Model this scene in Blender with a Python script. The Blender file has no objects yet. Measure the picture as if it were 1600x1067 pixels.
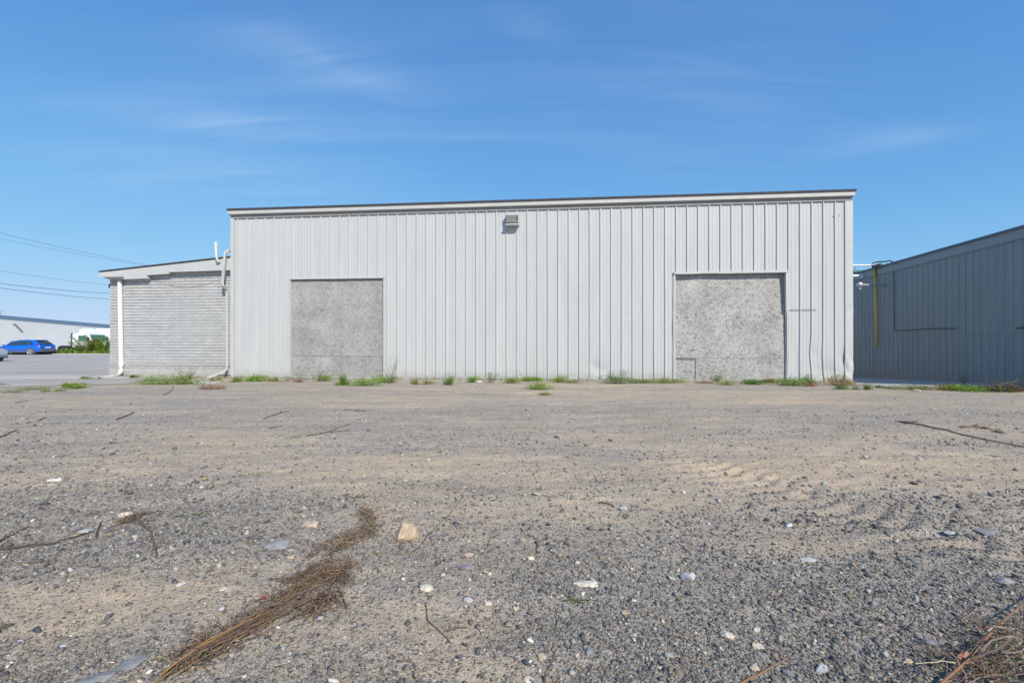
import bpy, bmesh, math, random
import numpy as np
from mathutils import Vector, Matrix, noise as mnoise
random.seed(7); RNG = np.random.default_rng(11)
R = math.radians
S = bpy.context.scene
COL = S.collection

# ------------------------------------------------------------------ camera, sky, sun, exposure
CAMZ = 1.35; F = 711.1; HOR = 535.0
cd = bpy.data.cameras.new('camera'); cam = bpy.data.objects.new('camera', cd); COL.objects.link(cam)
cd.sensor_width = 36; cd.lens = 16; cd.clip_start = 0.05; cd.clip_end = 3000
cam.location = (0, 0, CAMZ); cam.rotation_euler = (R(90.12), 0, 0)
S.camera = cam
EXPO = 0.2; SKYG = 2**-EXPO
SUN_AZ, SUN_EL = 28.0, 40.0        # azimuth measured from behind the camera (-Y) towards +X
sdir = Vector((math.sin(R(SUN_AZ))*math.cos(R(SUN_EL)), -math.cos(R(SUN_AZ))*math.cos(R(SUN_EL)), math.sin(R(SUN_EL))))
sl = bpy.data.lights.new('sun', 'SUN'); sun = bpy.data.objects.new('sun', sl); COL.objects.link(sun)
sl.energy = 4.4; sl.angle = R(0.5); sl.color = (1.0, 0.905, 0.79)
sun.rotation_euler = sdir.to_track_quat('Z', 'Y').to_euler(); sun.location = (20, -40, 40)
W = bpy.data.worlds.new('World'); S.world = W; W.use_nodes = True
nt = W.node_tree; nt.nodes.clear()
def wn(t, **k):
    n = nt.nodes.new(t)
    for a, b in k.items(): setattr(n, a, b)
    return n
sky = wn('ShaderNodeTexSky', sky_type='NISHITA', sun_disc=False)
sky.sun_elevation = R(SUN_EL); sky.sun_rotation = R(180 - SUN_AZ)
sky.air_density = 1.0; sky.dust_density = 0.0; sky.ozone_density = 2.2; sky.altitude = 100
tc = wn('ShaderNodeTexCoord'); sep = wn('ShaderNodeSeparateXYZ'); nt.links.new(tc.outputs['Generated'], sep.inputs[0])
zz = wn('ShaderNodeMath', operation='MAXIMUM'); nt.links.new(sep.outputs[2], zz.inputs[0]); zz.inputs[1].default_value = 0.03
za = wn('ShaderNodeMath', operation='ADD'); nt.links.new(zz.outputs[0], za.inputs[0]); za.inputs[1].default_value = 0.12
cmb = wn('ShaderNodeCombineXYZ')
for i in (0, 1):
    d = wn('ShaderNodeMath', operation='DIVIDE'); nt.links.new(sep.outputs[i], d.inputs[0]); nt.links.new(za.outputs[0], d.inputs[1]); nt.links.new(d.outputs[0], cmb.inputs[i])
def cloud(rot, scl, loc, lo, hi, nscale, dist):
    mp = wn('ShaderNodeMapping'); mp.inputs['Rotation'].default_value = (0, 0, R(rot)); mp.inputs['Scale'].default_value = scl; mp.inputs['Location'].default_value = loc
    nt.links.new(cmb.outputs[0], mp.inputs[0])
    nz = wn('ShaderNodeTexNoise'); nz.inputs['Scale'].default_value = nscale; nz.inputs['Detail'].default_value = 6; nz.inputs['Roughness'].default_value = 0.55; nz.inputs['Distortion'].default_value = dist
    nt.links.new(mp.outputs[0], nz.inputs[0])
    mr = wn('ShaderNodeMapRange', interpolation_type='SMOOTHSTEP'); mr.inputs[1].default_value = lo; mr.inputs[2].default_value = hi
    nt.links.new(nz.outputs[0], mr.inputs[0]); return mr.outputs[0]
wnz = wn('ShaderNodeTexNoise'); wnz.inputs['Scale'].default_value = 1.6; wnz.inputs['Detail'].default_value = 3; nt.links.new(cmb.outputs[0], wnz.inputs[0])
wsub = wn('ShaderNodeVectorMath', operation='SUBTRACT'); nt.links.new(wnz.outputs['Color'], wsub.inputs[0]); wsub.inputs[1].default_value = (.5, .5, .5)
wsc = wn('ShaderNodeVectorMath', operation='SCALE'); nt.links.new(wsub.outputs[0], wsc.inputs[0]); wsc.inputs['Scale'].default_value = .22
wrp = wn('ShaderNodeVectorMath', operation='ADD'); nt.links.new(cmb.outputs[0], wrp.inputs[0]); nt.links.new(wsc.outputs[0], wrp.inputs[1])
c1 = cloud(28, (0.35, 1.5, 1), (1.3, 0.2, 0), 0.50, 0.80, 1.3, 0.8)
c2 = cloud(-12, (0.5, 1.2, 1), (4.3, 2.2, 0), 0.45, 0.85, 0.8, 0.4)
def cplane(px, py):
    d = Vector(((px-800)/F, 1, (HOR-py)/F)).normalized(); return Vector((d.x/(max(d.z, .03)+.12), d.y/(max(d.z, .03)+.12)))
wisps = None
for (p, q, wd, amt) in (((330, 40), (620, 150), .12, .62), ((430, 60), (570, 125), .035, .28), ((100, 60), (760, 190), .5, .32), ((120, 175), (520, 205), .14, .8), ((560, 222), (900, 218), .05, .35), ((1260, 240), (1500, 200), .10, .65), ((790, 10), (890, 80), .05, .3), ((0, 250), (600, 300), .35, .6), ((900, 260), (1350, 60), .7, .45)):
    a, b = cplane(*p), cplane(*q); mid = (a+b)/2; d = b-a
    mp = wn('ShaderNodeMapping', vector_type='TEXTURE'); mp.inputs['Location'].default_value = (mid.x, mid.y, 0); mp.inputs['Rotation'].default_value = (0, 0, math.atan2(d.y, d.x)); mp.inputs['Scale'].default_value = (d.length*.5, wd, 1)
    nt.links.new(wrp.outputs[0], mp.inputs[0])
    ln = wn('ShaderNodeVectorMath', operation='DOT_PRODUCT'); nt.links.new(mp.outputs[0], ln.inputs[0]); nt.links.new(mp.outputs[0], ln.inputs[1])
    ng = wn('ShaderNodeMath', operation='MULTIPLY'); nt.links.new(ln.outputs['Value'], ng.inputs[0]); ng.inputs[1].default_value = -1.2
    ex = wn('ShaderNodeMath', operation='EXPONENT'); nt.links.new(ng.outputs[0], ex.inputs[0])
    am = wn('ShaderNodeMath', operation='MULTIPLY_ADD'); nt.links.new(ex.outputs[0], am.inputs[0]); am.inputs[1].default_value = amt
    if wisps: nt.links.new(wisps, am.inputs[2])
    else: am.inputs[2].default_value = 0
    wisps = am.outputs[0]
fib = cloud(24, (.5, 3.0, 1), (3, 1, 0), .12, .85, 2.6, .7)
wm = wn('ShaderNodeMath', operation='MULTIPLY'); nt.links.new(wisps, wm.inputs[0]); nt.links.new(fib, wm.inputs[1])
cs = wn('ShaderNodeMath', operation='MULTIPLY_ADD'); nt.links.new(wm.outputs[0], cs.inputs[0]); cs.inputs[1].default_value = 1.15
cm = wn('ShaderNodeMath', operation='MULTIPLY'); nt.links.new(c2, cm.inputs[0]); cm.inputs[1].default_value = 0.08; nt.links.new(cm.outputs[0], cs.inputs[2])
fac = wn('ShaderNodeMath', operation='MULTIPLY'); nt.links.new(cs.outputs[0], fac.inputs[0]); fac.inputs[1].default_value = 0.36
spl = wn('ShaderNodeSeparateColor'); nt.links.new(sky.outputs[0], spl.inputs[0]); cmc = wn('ShaderNodeCombineColor')
SKYS = 0.15
for i, (Mx, sc_) in enumerate(((.70, 1.0), (.73, .51), (.95, .395))):       # film-like shoulder on the sky's brightness
    m1 = wn('ShaderNodeMath', operation='MULTIPLY'); nt.links.new(spl.outputs[i], m1.inputs[0]); m1.inputs[1].default_value = -SKYS/sc_
    m2 = wn('ShaderNodeMath', operation='POWER'); m2.inputs[0].default_value = math.e; nt.links.new(m1.outputs[0], m2.inputs[1])
    m3 = wn('ShaderNodeMath', operation='MULTIPLY_ADD'); nt.links.new(m2.outputs[0], m3.inputs[0]); m3.inputs[1].default_value = -Mx*SKYG/SKYS; m3.inputs[2].default_value = Mx*SKYG/SKYS
    nt.links.new(m3.outputs[0], cmc.inputs[i])
mx = wn('ShaderNodeMix', data_type='RGBA'); nt.links.new(fac.outputs[0], mx.inputs[0]); nt.links.new(cmc.outputs[0], mx.inputs[6]); mx.inputs[7].default_value = (3.6*SKYG, 4.8*SKYG, 6.2*SKYG, 1)
bg = wn('ShaderNodeBackground'); bg.inputs[1].default_value = 0.15; nt.links.new(mx.outputs[2], bg.inputs[0])
wo = wn('ShaderNodeOutputWorld'); nt.links.new(bg.outputs[0], wo.inputs[0])
vs = S.view_settings; vs.view_transform = 'Standard'; vs.look = 'None'; vs.gamma = 1; vs.use_curve_mapping = False
vs.exposure = EXPO

# ------------------------------------------------------------------ helpers
def srgb(r, g, b):
    f = lambda c: (c/255/12.92) if c/255 <= .04045 else ((c/255+.055)/1.055)**2.4
    return (f(r), f(g), f(b))
def ground_pt(px, py, z=0.0):
    Y = (CAMZ-z)*F/(py-HOR); return ((px-800)/F*Y, Y)
def fbm(x, y, seed=0, octv=4, rough=0.5):
    x = np.asarray(x, float); y = np.asarray(y, float); out = np.zeros(np.broadcast(x, y).shape); amp = 1.0; tot = 0
    for o in range(octv):
        xs = x*2**o + 13.7*o + seed*7.31; ys = y*2**o + 5.1*o - seed*3.17
        xi = np.floor(xs).astype(np.int64); yi = np.floor(ys).astype(np.int64)
        fx = xs-xi; fy = ys-yi; fx = fx*fx*(3-2*fx); fy = fy*fy*(3-2*fy)
        def h(a, b):
            n = (a*374761393 + b*668265263 + (seed+o)*974711) & 0xffffffff
            n = ((n ^ (n >> 13))*1274126177) & 0xffffffff
            return ((n ^ (n >> 16)) & 0xffff)/65535.0
        v = (h(xi, yi)*(1-fx)+h(xi+1, yi)*fx)*(1-fy)+(h(xi, yi+1)*(1-fx)+h(xi+1, yi+1)*fx)*fy
        out += amp*v; tot += amp; amp *= rough
    return out/tot
def sstep(a, b, v):
    t = np.clip((v-a)/(b-a), 0, 1); return t*t*(3-2*t)
def H(x, y):
    """height of the yard at x, y"""
    x = np.asarray(x, float); y = np.asarray(y, float)
    near = (1-sstep(11, 15, y))*(1-sstep(14, 30, np.abs(x)))*(1-sstep(6, 30, -y))
    z = near*(0.05*(fbm(x*0.35, y*0.9, 3, 3)-0.5) + 0.030*(fbm(x*1.1, y*3.2, 5, 3)-0.5) + 0.012*(fbm(x*7, y*9, 8, 2)-0.5))
    z = z + near*(0.022*(fbm(x*3.2, y*4.5, 9, 3)-0.5) + 0.016*(fbm(x*14, y*16, 10, 2)-0.5))
    # churned tyre track at the right
    dtr = ((x-2.76)*1.81+(y-3.77)*.92)/2.03+.06*np.sin(y*2); alo = ((x-2.76)*.92-(y-3.77)*1.81)/2.03
    z = z + np.exp(-(dtr/.36)**2)*np.exp(-(alo/1.9)**4)*(.019*np.sin(alo*34+4*fbm(x*2, y*2, 40, 2)+np.abs(dtr)*9)*(.4+fbm(x*5, y*5, 43, 2))-.025+.03*fbm(x*5, y*5, 41, 2))*near
    dt2 = y-8.2-.05*x; z = z + near*(-.02)*(np.exp(-(dt2/.16)**2)+np.exp(-((dt2-1.6)/.16)**2)+np.exp(-((dt2+2.3+.12*x)/.2)**2))*(.4+fbm(x*1.5, y*2, 44, 2))
    z = z + near*0.014*np.sin(y*3.1+0.25*x)*fbm(x*0.2, y*0.5, 31, 2)
    cor = sstep(10.3, 11.6, x)*(1-sstep(60, 90, y))
    z = z - cor*0.05*np.clip(y-14.3, 0, 25)
    return z
def hz(x, y): return float(H(x, y))

class MB:
    def __init__(s): s.v = []; s.f = []; s.c = []; s.col = (1, 1, 1)
    def add(s, vs_, fs_, M=None):
        b = len(s.v)
        for p in vs_:
            p = Vector(p)
            if M is not None: p = M @ p
            s.v.append(tuple(p)); s.c.append(s.col)
        for f in fs_: s.f.append(tuple(b+i for i in f))
    def box(s, x0, x1, y0, y1, z0, z1, M=None):
        s.add([(x0,y0,z0),(x1,y0,z0),(x1,y1,z0),(x0,y1,z0),(x0,y0,z1),(x1,y0,z1),(x1,y1,z1),(x0,y1,z1)],
              [(0,3,2,1),(4,5,6,7),(0,1,5,4),(1,2,6,5),(2,3,7,6),(3,0,4,7)], M)
    def prism(s, poly, y0, y1, M=None):     # poly in x,z ; extruded in y
        n = len(poly)
        s.add([(a, y0, b) for a, b in poly]+[(a, y1, b) for a, b in poly],
              [tuple(range(n)), tuple(range(2*n-1, n-1, -1))]+[(i, n+i, n+(i+1) % n, (i+1) % n) for i in range(n)], M)
    def tube(s, pts, r, sides=6, M=None, cap=True, ry=None):
        pts = [Vector(p) for p in pts]; n = len(pts); rs = r if isinstance(r, (list, tuple)) else [r]*n
        vs_ = []; up = Vector((0, 0, 1))
        for i, p in enumerate(pts):
            d = (pts[min(i+1, n-1)]-pts[max(i-1, 0)])
            if d.length < 1e-9: d = Vector((0, 0, 1))
            d.normalize()
            a = d.cross(up)
            if a.length < 0.05: a = d.cross(Vector((0, 1, 0)))
            a.normalize(); b = a.cross(d)
            for k in range(sides):
                t = 2*math.pi*(k+0.5)/sides
                vs_.append(p + a*math.cos(t)*rs[i] + b*math.sin(t)*(rs[i] if ry is None else ry))
        fs_ = [(i*sides+k, i*sides+(k+1) % sides, (i+1)*sides+(k+1) % sides, (i+1)*sides+k) for i in range(n-1) for k in range(sides)]
        if cap and sides > 2: fs_ += [tuple(range(sides-1, -1, -1)), tuple((n-1)*sides+k for k in range(sides))]
        s.add(vs_, fs_, M)
    def build(s, name, mat, parent=None, smooth=False, bevel=0, attr=False):
        me = bpy.data.meshes.new(name); me.from_pydata(s.v, [], s.f)
        if attr:
            a = me.color_attributes.new('tint', 'FLOAT_COLOR', 'POINT')
            a.data.foreach_set('color', np.hstack([np.array(s.c, float), np.ones((len(s.c), 1))]).ravel())
        if mat: me.materials.append(mat)
        if smooth: me.polygons.foreach_set('use_smooth', [True]*len(me.polygons))
        o = bpy.data.objects.new(name, me); COL.objects.link(o)
        if parent: o.parent = parent
        if bevel:
            m = o.modifiers.new('bevel', 'BEVEL'); m.width = bevel; m.segments = 2; m.limit_method = 'ANGLE'
        return o
def tag(o, label=None, cat=None, group=None, kind=None):
    for k, v in (('label', label), ('category', cat), ('group', group), ('kind', kind)):
        if v: o[k] = v
    return o
def empty(name, loc=(0, 0, 0), rz=0, label=None, cat=None, group=None):
    o = bpy.data.objects.new(name, None); COL.objects.link(o); o.location = loc; o.rotation_euler = (0, 0, rz); o.empty_display_size = .3
    return tag(o, label, cat, group)

# ------------------------------------------------------------------ materials
def mat(name, col, rough=0.6, metal=0, spec=0.4, var=None, vscale=3, bump=None, bscale=30, attr=None, trans=0, stretch=(1, 1, 1), coord='Object'):
    m = bpy.data.materials.new(name); m.use_nodes = True; t = m.node_tree; p = t.nodes['Principled BSDF']
    p.inputs['Base Color'].default_value = (*col, 1); p.inputs['Roughness'].default_value = rough
    p.inputs['Metallic'].default_value = metal; p.inputs['Specular IOR Level'].default_value = spec
    cur = None
    if attr:
        a = t.nodes.new('ShaderNodeAttribute'); a.attribute_name = attr; cur = a.outputs['Color']; t.links.new(cur, p.inputs['Base Color'])
    tcn = t.nodes.new('ShaderNodeTexCoord'); mp = t.nodes.new('ShaderNodeMapping'); mp.inputs['Scale'].default_value = stretch
    t.links.new(tcn.outputs[coord], mp.inputs[0])
    if var:
        n = t.nodes.new('ShaderNodeTexNoise'); n.inputs['Scale'].default_value = vscale; n.inputs['Detail'].default_value = 5; n.inputs['Roughness'].default_value = .6
        t.links.new(mp.outputs[0], n.inputs[0])
        r = t.nodes.new('ShaderNodeMapRange'); r.inputs[1].default_value = .3; r.inputs[2].default_value = .7; r.inputs[3].default_value = 1-var; r.inputs[4].default_value = 1+var
        t.links.new(n.outputs[0], r.inputs[0])
        x = t.nodes.new('ShaderNodeMix'); x.data_type = 'RGBA'; x.blend_type = 'MULTIPLY'; x.inputs[0].default_value = 1
        if cur: t.links.new(cur, x.inputs[6])
        else: x.inputs[6].default_value = (*col, 1)
        t.links.new(r.outputs[0], x.inputs[7]); t.links.new(x.outputs[2], p.inputs['Base Color'])
    if bump:
        n = t.nodes.new('ShaderNodeTexNoise'); n.inputs['Scale'].default_value = bscale; n.inputs['Detail'].default_value = 4
        t.links.new(mp.outputs[0], n.inputs[0])
        b = t.nodes.new('ShaderNodeBump'); b.inputs['Strength'].default_value = bump; b.inputs['Distance'].default_value = .02
        t.links.new(n.outputs[0], b.inputs['Height']); t.links.new(b.outputs[0], p.inputs['Normal'])
    if trans:
        p.inputs['Transmission Weight'].default_value = trans
    return m

M = {}
M['siding'] = mat('painted_siding', (0.49, 0.51, 0.505), .48, var=.035, vscale=1.2, bump=.10, bscale=2.5, stretch=(1.5, 1, .35))
M['trim'] = mat('painted_trim', (0.50, 0.51, 0.50), .5, var=.05, vscale=3, bump=.12, bscale=4)
M['white_trim'] = mat('white_fascia', (0.50, 0.495, 0.475), .5, var=.06, vscale=4, bump=.08, bscale=5)
M['frieze'] = mat('frieze_grey', (0.30, 0.30, 0.30), .6, var=.08)
M['roofing'] = mat('dark_roofing', (0.055, 0.06, 0.07), .8, var=.25, vscale=9, bump=.4, bscale=25)
M['slate'] = mat('neighbour_siding', (0.235, 0.285, 0.305), .45, var=.06, vscale=1.6, bump=.1, bscale=2.5, stretch=(2.0, 1, .3))
M['slate_trim'] = mat('neighbour_trim', (0.245, 0.29, 0.31), .5, var=.05)
M['brick'] = mat('painted_brick', (0.455, 0.45, 0.46), .75, var=.05, vscale=2.5, bump=.35, bscale=45, attr='tint')
M['mortar'] = mat('painted_mortar', (0.28, 0.28, 0.27), .85, var=.06, vscale=8, bump=.3, bscale=60)
M['parge'] = mat('parged_base', (0.45, 0.445, 0.425), .85, var=.10, vscale=5, bump=.4, bscale=25)
M['concrete'] = mat('concrete', (0.40, 0.395, 0.385), .85, var=.12, vscale=2, bump=.3, bscale=30)
M['white_pipe'] = mat('white_aluminium', (0.80, 0.81, 0.82), .35)
M['grey_pipe'] = mat('grey_aluminium', (0.52, 0.53, 0.53), .42, var=.04)
M['yellow'] = mat('yellow_paint', (0.85, 0.52, 0.03), .5, var=.08)
M['black'] = mat('black_rubber', (0.02, 0.02, 0.022), .6)
M['dark'] = mat('dark_metal', (0.06, 0.06, 0.065), .5)
M['wire'] = mat('wire', (0.22, 0.25, 0.30), .6)
M['lens'] = mat('dusty_lens', (0.22, 0.22, 0.19), .25, var=.2, vscale=20)
M['twig'] = mat('dry_twig', (0.16, 0.11, 0.07), .8, attr='tint', var=.15, vscale=15)
M['leaf'] = mat('leaf', (0.07, 0.14, 0.03), .55, attr='tint', var=.2, vscale=12)
def leaf_trans(m):
    t = m.node_tree; p = t.nodes['Principled BSDF']; out = t.nodes['Material Output']
    src = p.inputs['Base Color'].links[0].from_socket
    tr = t.nodes.new('ShaderNodeBsdfTranslucent'); t.links.new(src, tr.inputs[0]); mxs = t.nodes.new('ShaderNodeMixShader'); mxs.inputs[0].default_value = .3
    t.links.new(p.outputs[0], mxs.inputs[1]); t.links.new(tr.outputs[0], mxs.inputs[2]); t.links.new(mxs.outputs[0], out.inputs[0])
leaf_trans(M['leaf'])
M['stone'] = mat('stone', (0.3, 0.3, 0.3), .8, attr='tint', var=.16, vscale=35, bump=.4, bscale=70, spec=.25)
M['pebble'] = mat('pebble', (0.3, 0.3, 0.3), .85, attr='tint', spec=.2)
M['glass'] = mat('car_glass', (0.03, 0.05, 0.055), .08, spec=.8)
M['blue'] = mat('blue_paint', (0.002, 0.11, 0.56), .3, spec=.6); M['blue'].node_tree.nodes['Principled BSDF'].inputs['Coat Weight'].default_value = 1
M['silver'] = mat('silver_paint', (0.48, 0.50, 0.53), .3, metal=.4)
M['white_paint'] = mat('white_paint', (0.80, 0.81, 0.82), .35)
M['alloy'] = mat('alloy', (0.55, 0.55, 0.56), .35, metal=.4)
M['red'] = mat('red_lens', (0.45, 0.02, 0.03), .25)
M['plastic'] = mat('grey_plastic', (0.12, 0.125, 0.13), .6)
M['bluewhite'] = mat('pale_siding', (0.42, 0.46, 0.50), .5, var=.04, vscale=.3)
M['navy'] = mat('navy_trim', (0.10, 0.15, 0.21), .6)
M['bark'] = mat('bark', (0.10, 0.08, 0.06), .9, bump=.5)

def weather(m, zlo=.0, zhi=.55, streak=.05):
    """vertical streaks and brown mud splash near the foot of a wall"""
    t = m.node_tree; p = t.nodes['Principled BSDF']; L = t.links.new; lk = p.inputs['Base Color'].links
    tcn = t.nodes.new('ShaderNodeTexCoord'); sp = t.nodes.new('ShaderNodeSeparateXYZ'); L(tcn.outputs['Object'], sp.inputs[0])
    mp = t.nodes.new('ShaderNodeMapping'); mp.inputs['Scale'].default_value = (9, 1, .22); L(tcn.outputs['Object'], mp.inputs[0])
    n = t.nodes.new('ShaderNodeTexNoise'); n.inputs['Scale'].default_value = 1; n.inputs['Detail'].default_value = 4; L(mp.outputs[0], n.inputs[0])
    r1 = t.nodes.new('ShaderNodeMapRange'); L(n.outputs[0], r1.inputs[0])
    for i, v in enumerate((.3, .7, 1-streak, 1+streak*.7)): r1.inputs[i+1].default_value = v
    a = t.nodes.new('ShaderNodeMix'); a.data_type = 'RGBA'; a.blend_type = 'MULTIPLY'; a.inputs[0].default_value = 1; L(lk[0].from_socket, a.inputs[6]); L(r1.outputs[0], a.inputs[7])
    n2 = t.nodes.new('ShaderNodeTexNoise'); n2.inputs['Scale'].default_value = 7; n2.inputs['Detail'].default_value = 7; n2.inputs['Roughness'].default_value = .7; L(tcn.outputs['Object'], n2.inputs[0])
    r2 = t.nodes.new('ShaderNodeMapRange'); L(sp.outputs[2], r2.inputs[0])
    for i, v in enumerate((zlo, zhi, .62, 0)): r2.inputs[i+1].default_value = v
    ad = t.nodes.new('ShaderNodeMath'); ad.operation = 'ADD'; L(r2.outputs[0], ad.inputs[0]); L(n2.outputs[0], ad.inputs[1])
    r3 = t.nodes.new('ShaderNodeMapRange'); L(ad.outputs[0], r3.inputs[0])
    for i, v in enumerate((.72, 1.15, 0, .55)): r3.inputs[i+1].default_value = v
    b = t.nodes.new('ShaderNodeMix'); b.data_type = 'RGBA'; L(r3.outputs[0], b.inputs[0]); L(a.outputs[2], b.inputs[6]); b.inputs[7].default_value = (.30, .27, .22, 1); L(b.outputs[2], p.inputs['Base Color'])
weather(M['siding']); weather(M['brick'], .3, .8, .04); weather(M['parge'], 0, .5, .04); weather(M['slate'], -.3, .6, .10)
def osb_material(sc=1.0, con=1.0):
    m = bpy.data.materials.new('painted_osb'); m.use_nodes = True; t = m.node_tree; p = t.nodes['Principled BSDF']; L = t.links.new
    p.inputs['Roughness'].default_value = .75; p.inputs['Specular IOR Level'].default_value = .3
    tcn = t.nodes.new('ShaderNodeTexCoord')
    outs = []
    for i, (ang, sx, sz) in enumerate(((20, 14, 42), (75, 13, 40), (-35, 15, 44), (110, 11, 34))):
        mp = t.nodes.new('ShaderNodeMapping'); mp.vector_type = 'TEXTURE'; mp.inputs['Rotation'].default_value = (0, R(ang), 0); mp.inputs['Scale'].default_value = (1/sx/sc, 1, 1/sz/sc); mp.inputs['Location'].default_value = (i*3.1, 0, i*1.7)
        L(tcn.outputs['Object'], mp.inputs[0])
        v = t.nodes.new('ShaderNodeTexVoronoi'); v.inputs['Scale'].default_value = 1.0; L(mp.outputs[0], v.inputs['Vector'])
        s_ = t.nodes.new('ShaderNodeSeparateColor'); L(v.outputs['Color'], s_.inputs[0]); outs.append((s_.outputs[0], v))
    # pick between strand directions with noise
    nz = t.nodes.new('ShaderNodeTexNoise'); nz.inputs['Scale'].default_value = 17*sc; nz.inputs['Detail'].default_value = 2; L(tcn.outputs['Object'], nz.inputs[0])
    cur = outs[0][0]
    for i, th in ((1, .44), (2, .51), (3, .58)):
        g = t.nodes.new('ShaderNodeMath'); g.operation = 'GREATER_THAN'; g.inputs[1].default_value = th; L(nz.outputs[0], g.inputs[0])
        x = t.nodes.new('ShaderNodeMix'); x.data_type = 'FLOAT'; L(g.outputs[0], x.inputs[0]); L(cur, x.inputs[2]); L(outs[i][0], x.inputs[3]); cur = x.outputs[0]
    n2 = t.nodes.new('ShaderNodeTexNoise'); n2.inputs['Scale'].default_value = 1.7; n2.inputs['Detail'].default_value = 7; n2.inputs['Roughness'].default_value = .68; L(tcn.outputs['Object'], n2.inputs[0])
    add = t.nodes.new('ShaderNodeMath'); add.operation = 'MULTIPLY_ADD'; L(n2.outputs[0], add.inputs[0]); add.inputs[1].default_value = .75; L(cur, add.inputs[2])
    cr = t.nodes.new('ShaderNodeValToRGB'); e = cr.color_ramp.elements
    e[0].position = .34; e[0].color = (.13, .13, .13, 1); e[1].position = .66; e[1].color = (.335, .33, .315, 1)
    k = e.new(.50); k.color = (.25, .245, .24, 1); k2 = e.new(1.0); k2.color = (.47, .465, .445, 1)
    n3_ = t.nodes.new('ShaderNodeTexNoise'); n3_.inputs['Scale'].default_value = .9; n3_.inputs['Detail'].default_value = 6; n3_.inputs['Roughness'].default_value = .6; L(tcn.outputs['Object'], n3_.inputs[0])
    st = t.nodes.new('ShaderNodeMapRange'); L(n3_.outputs[0], st.inputs[0]); st.inputs[1].default_value = .32; st.inputs[2].default_value = .66; st.inputs[3].default_value = .78; st.inputs[4].default_value = 1.10
    mm = t.nodes.new('ShaderNodeMix'); mm.data_type = 'RGBA'; mm.blend_type = 'MULTIPLY'; mm.inputs[0].default_value = 1
    soft = t.nodes.new('ShaderNodeMix'); soft.data_type = 'RGBA'; soft.inputs[0].default_value = con; soft.inputs[6].default_value = (.30, .295, .285, 1)
    L(add.outputs[0], cr.inputs[0]); L(cr.outputs[0], soft.inputs[7]); L(soft.outputs[2], mm.inputs[6]); L(st.outputs[0], mm.inputs[7]); L(mm.outputs[2], p.inputs['Base Color'])
    b = t.nodes.new('ShaderNodeBump'); b.inputs['Strength'].default_value = .35; b.inputs['Distance'].default_value = .006; L(add.outputs[0], b.inputs['Height']); L(b.outputs[0], p.inputs['Normal'])
    return m
M['osb'] = osb_material(.58, .5); M['osb_rough'] = osb_material(.68, .85)

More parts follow.
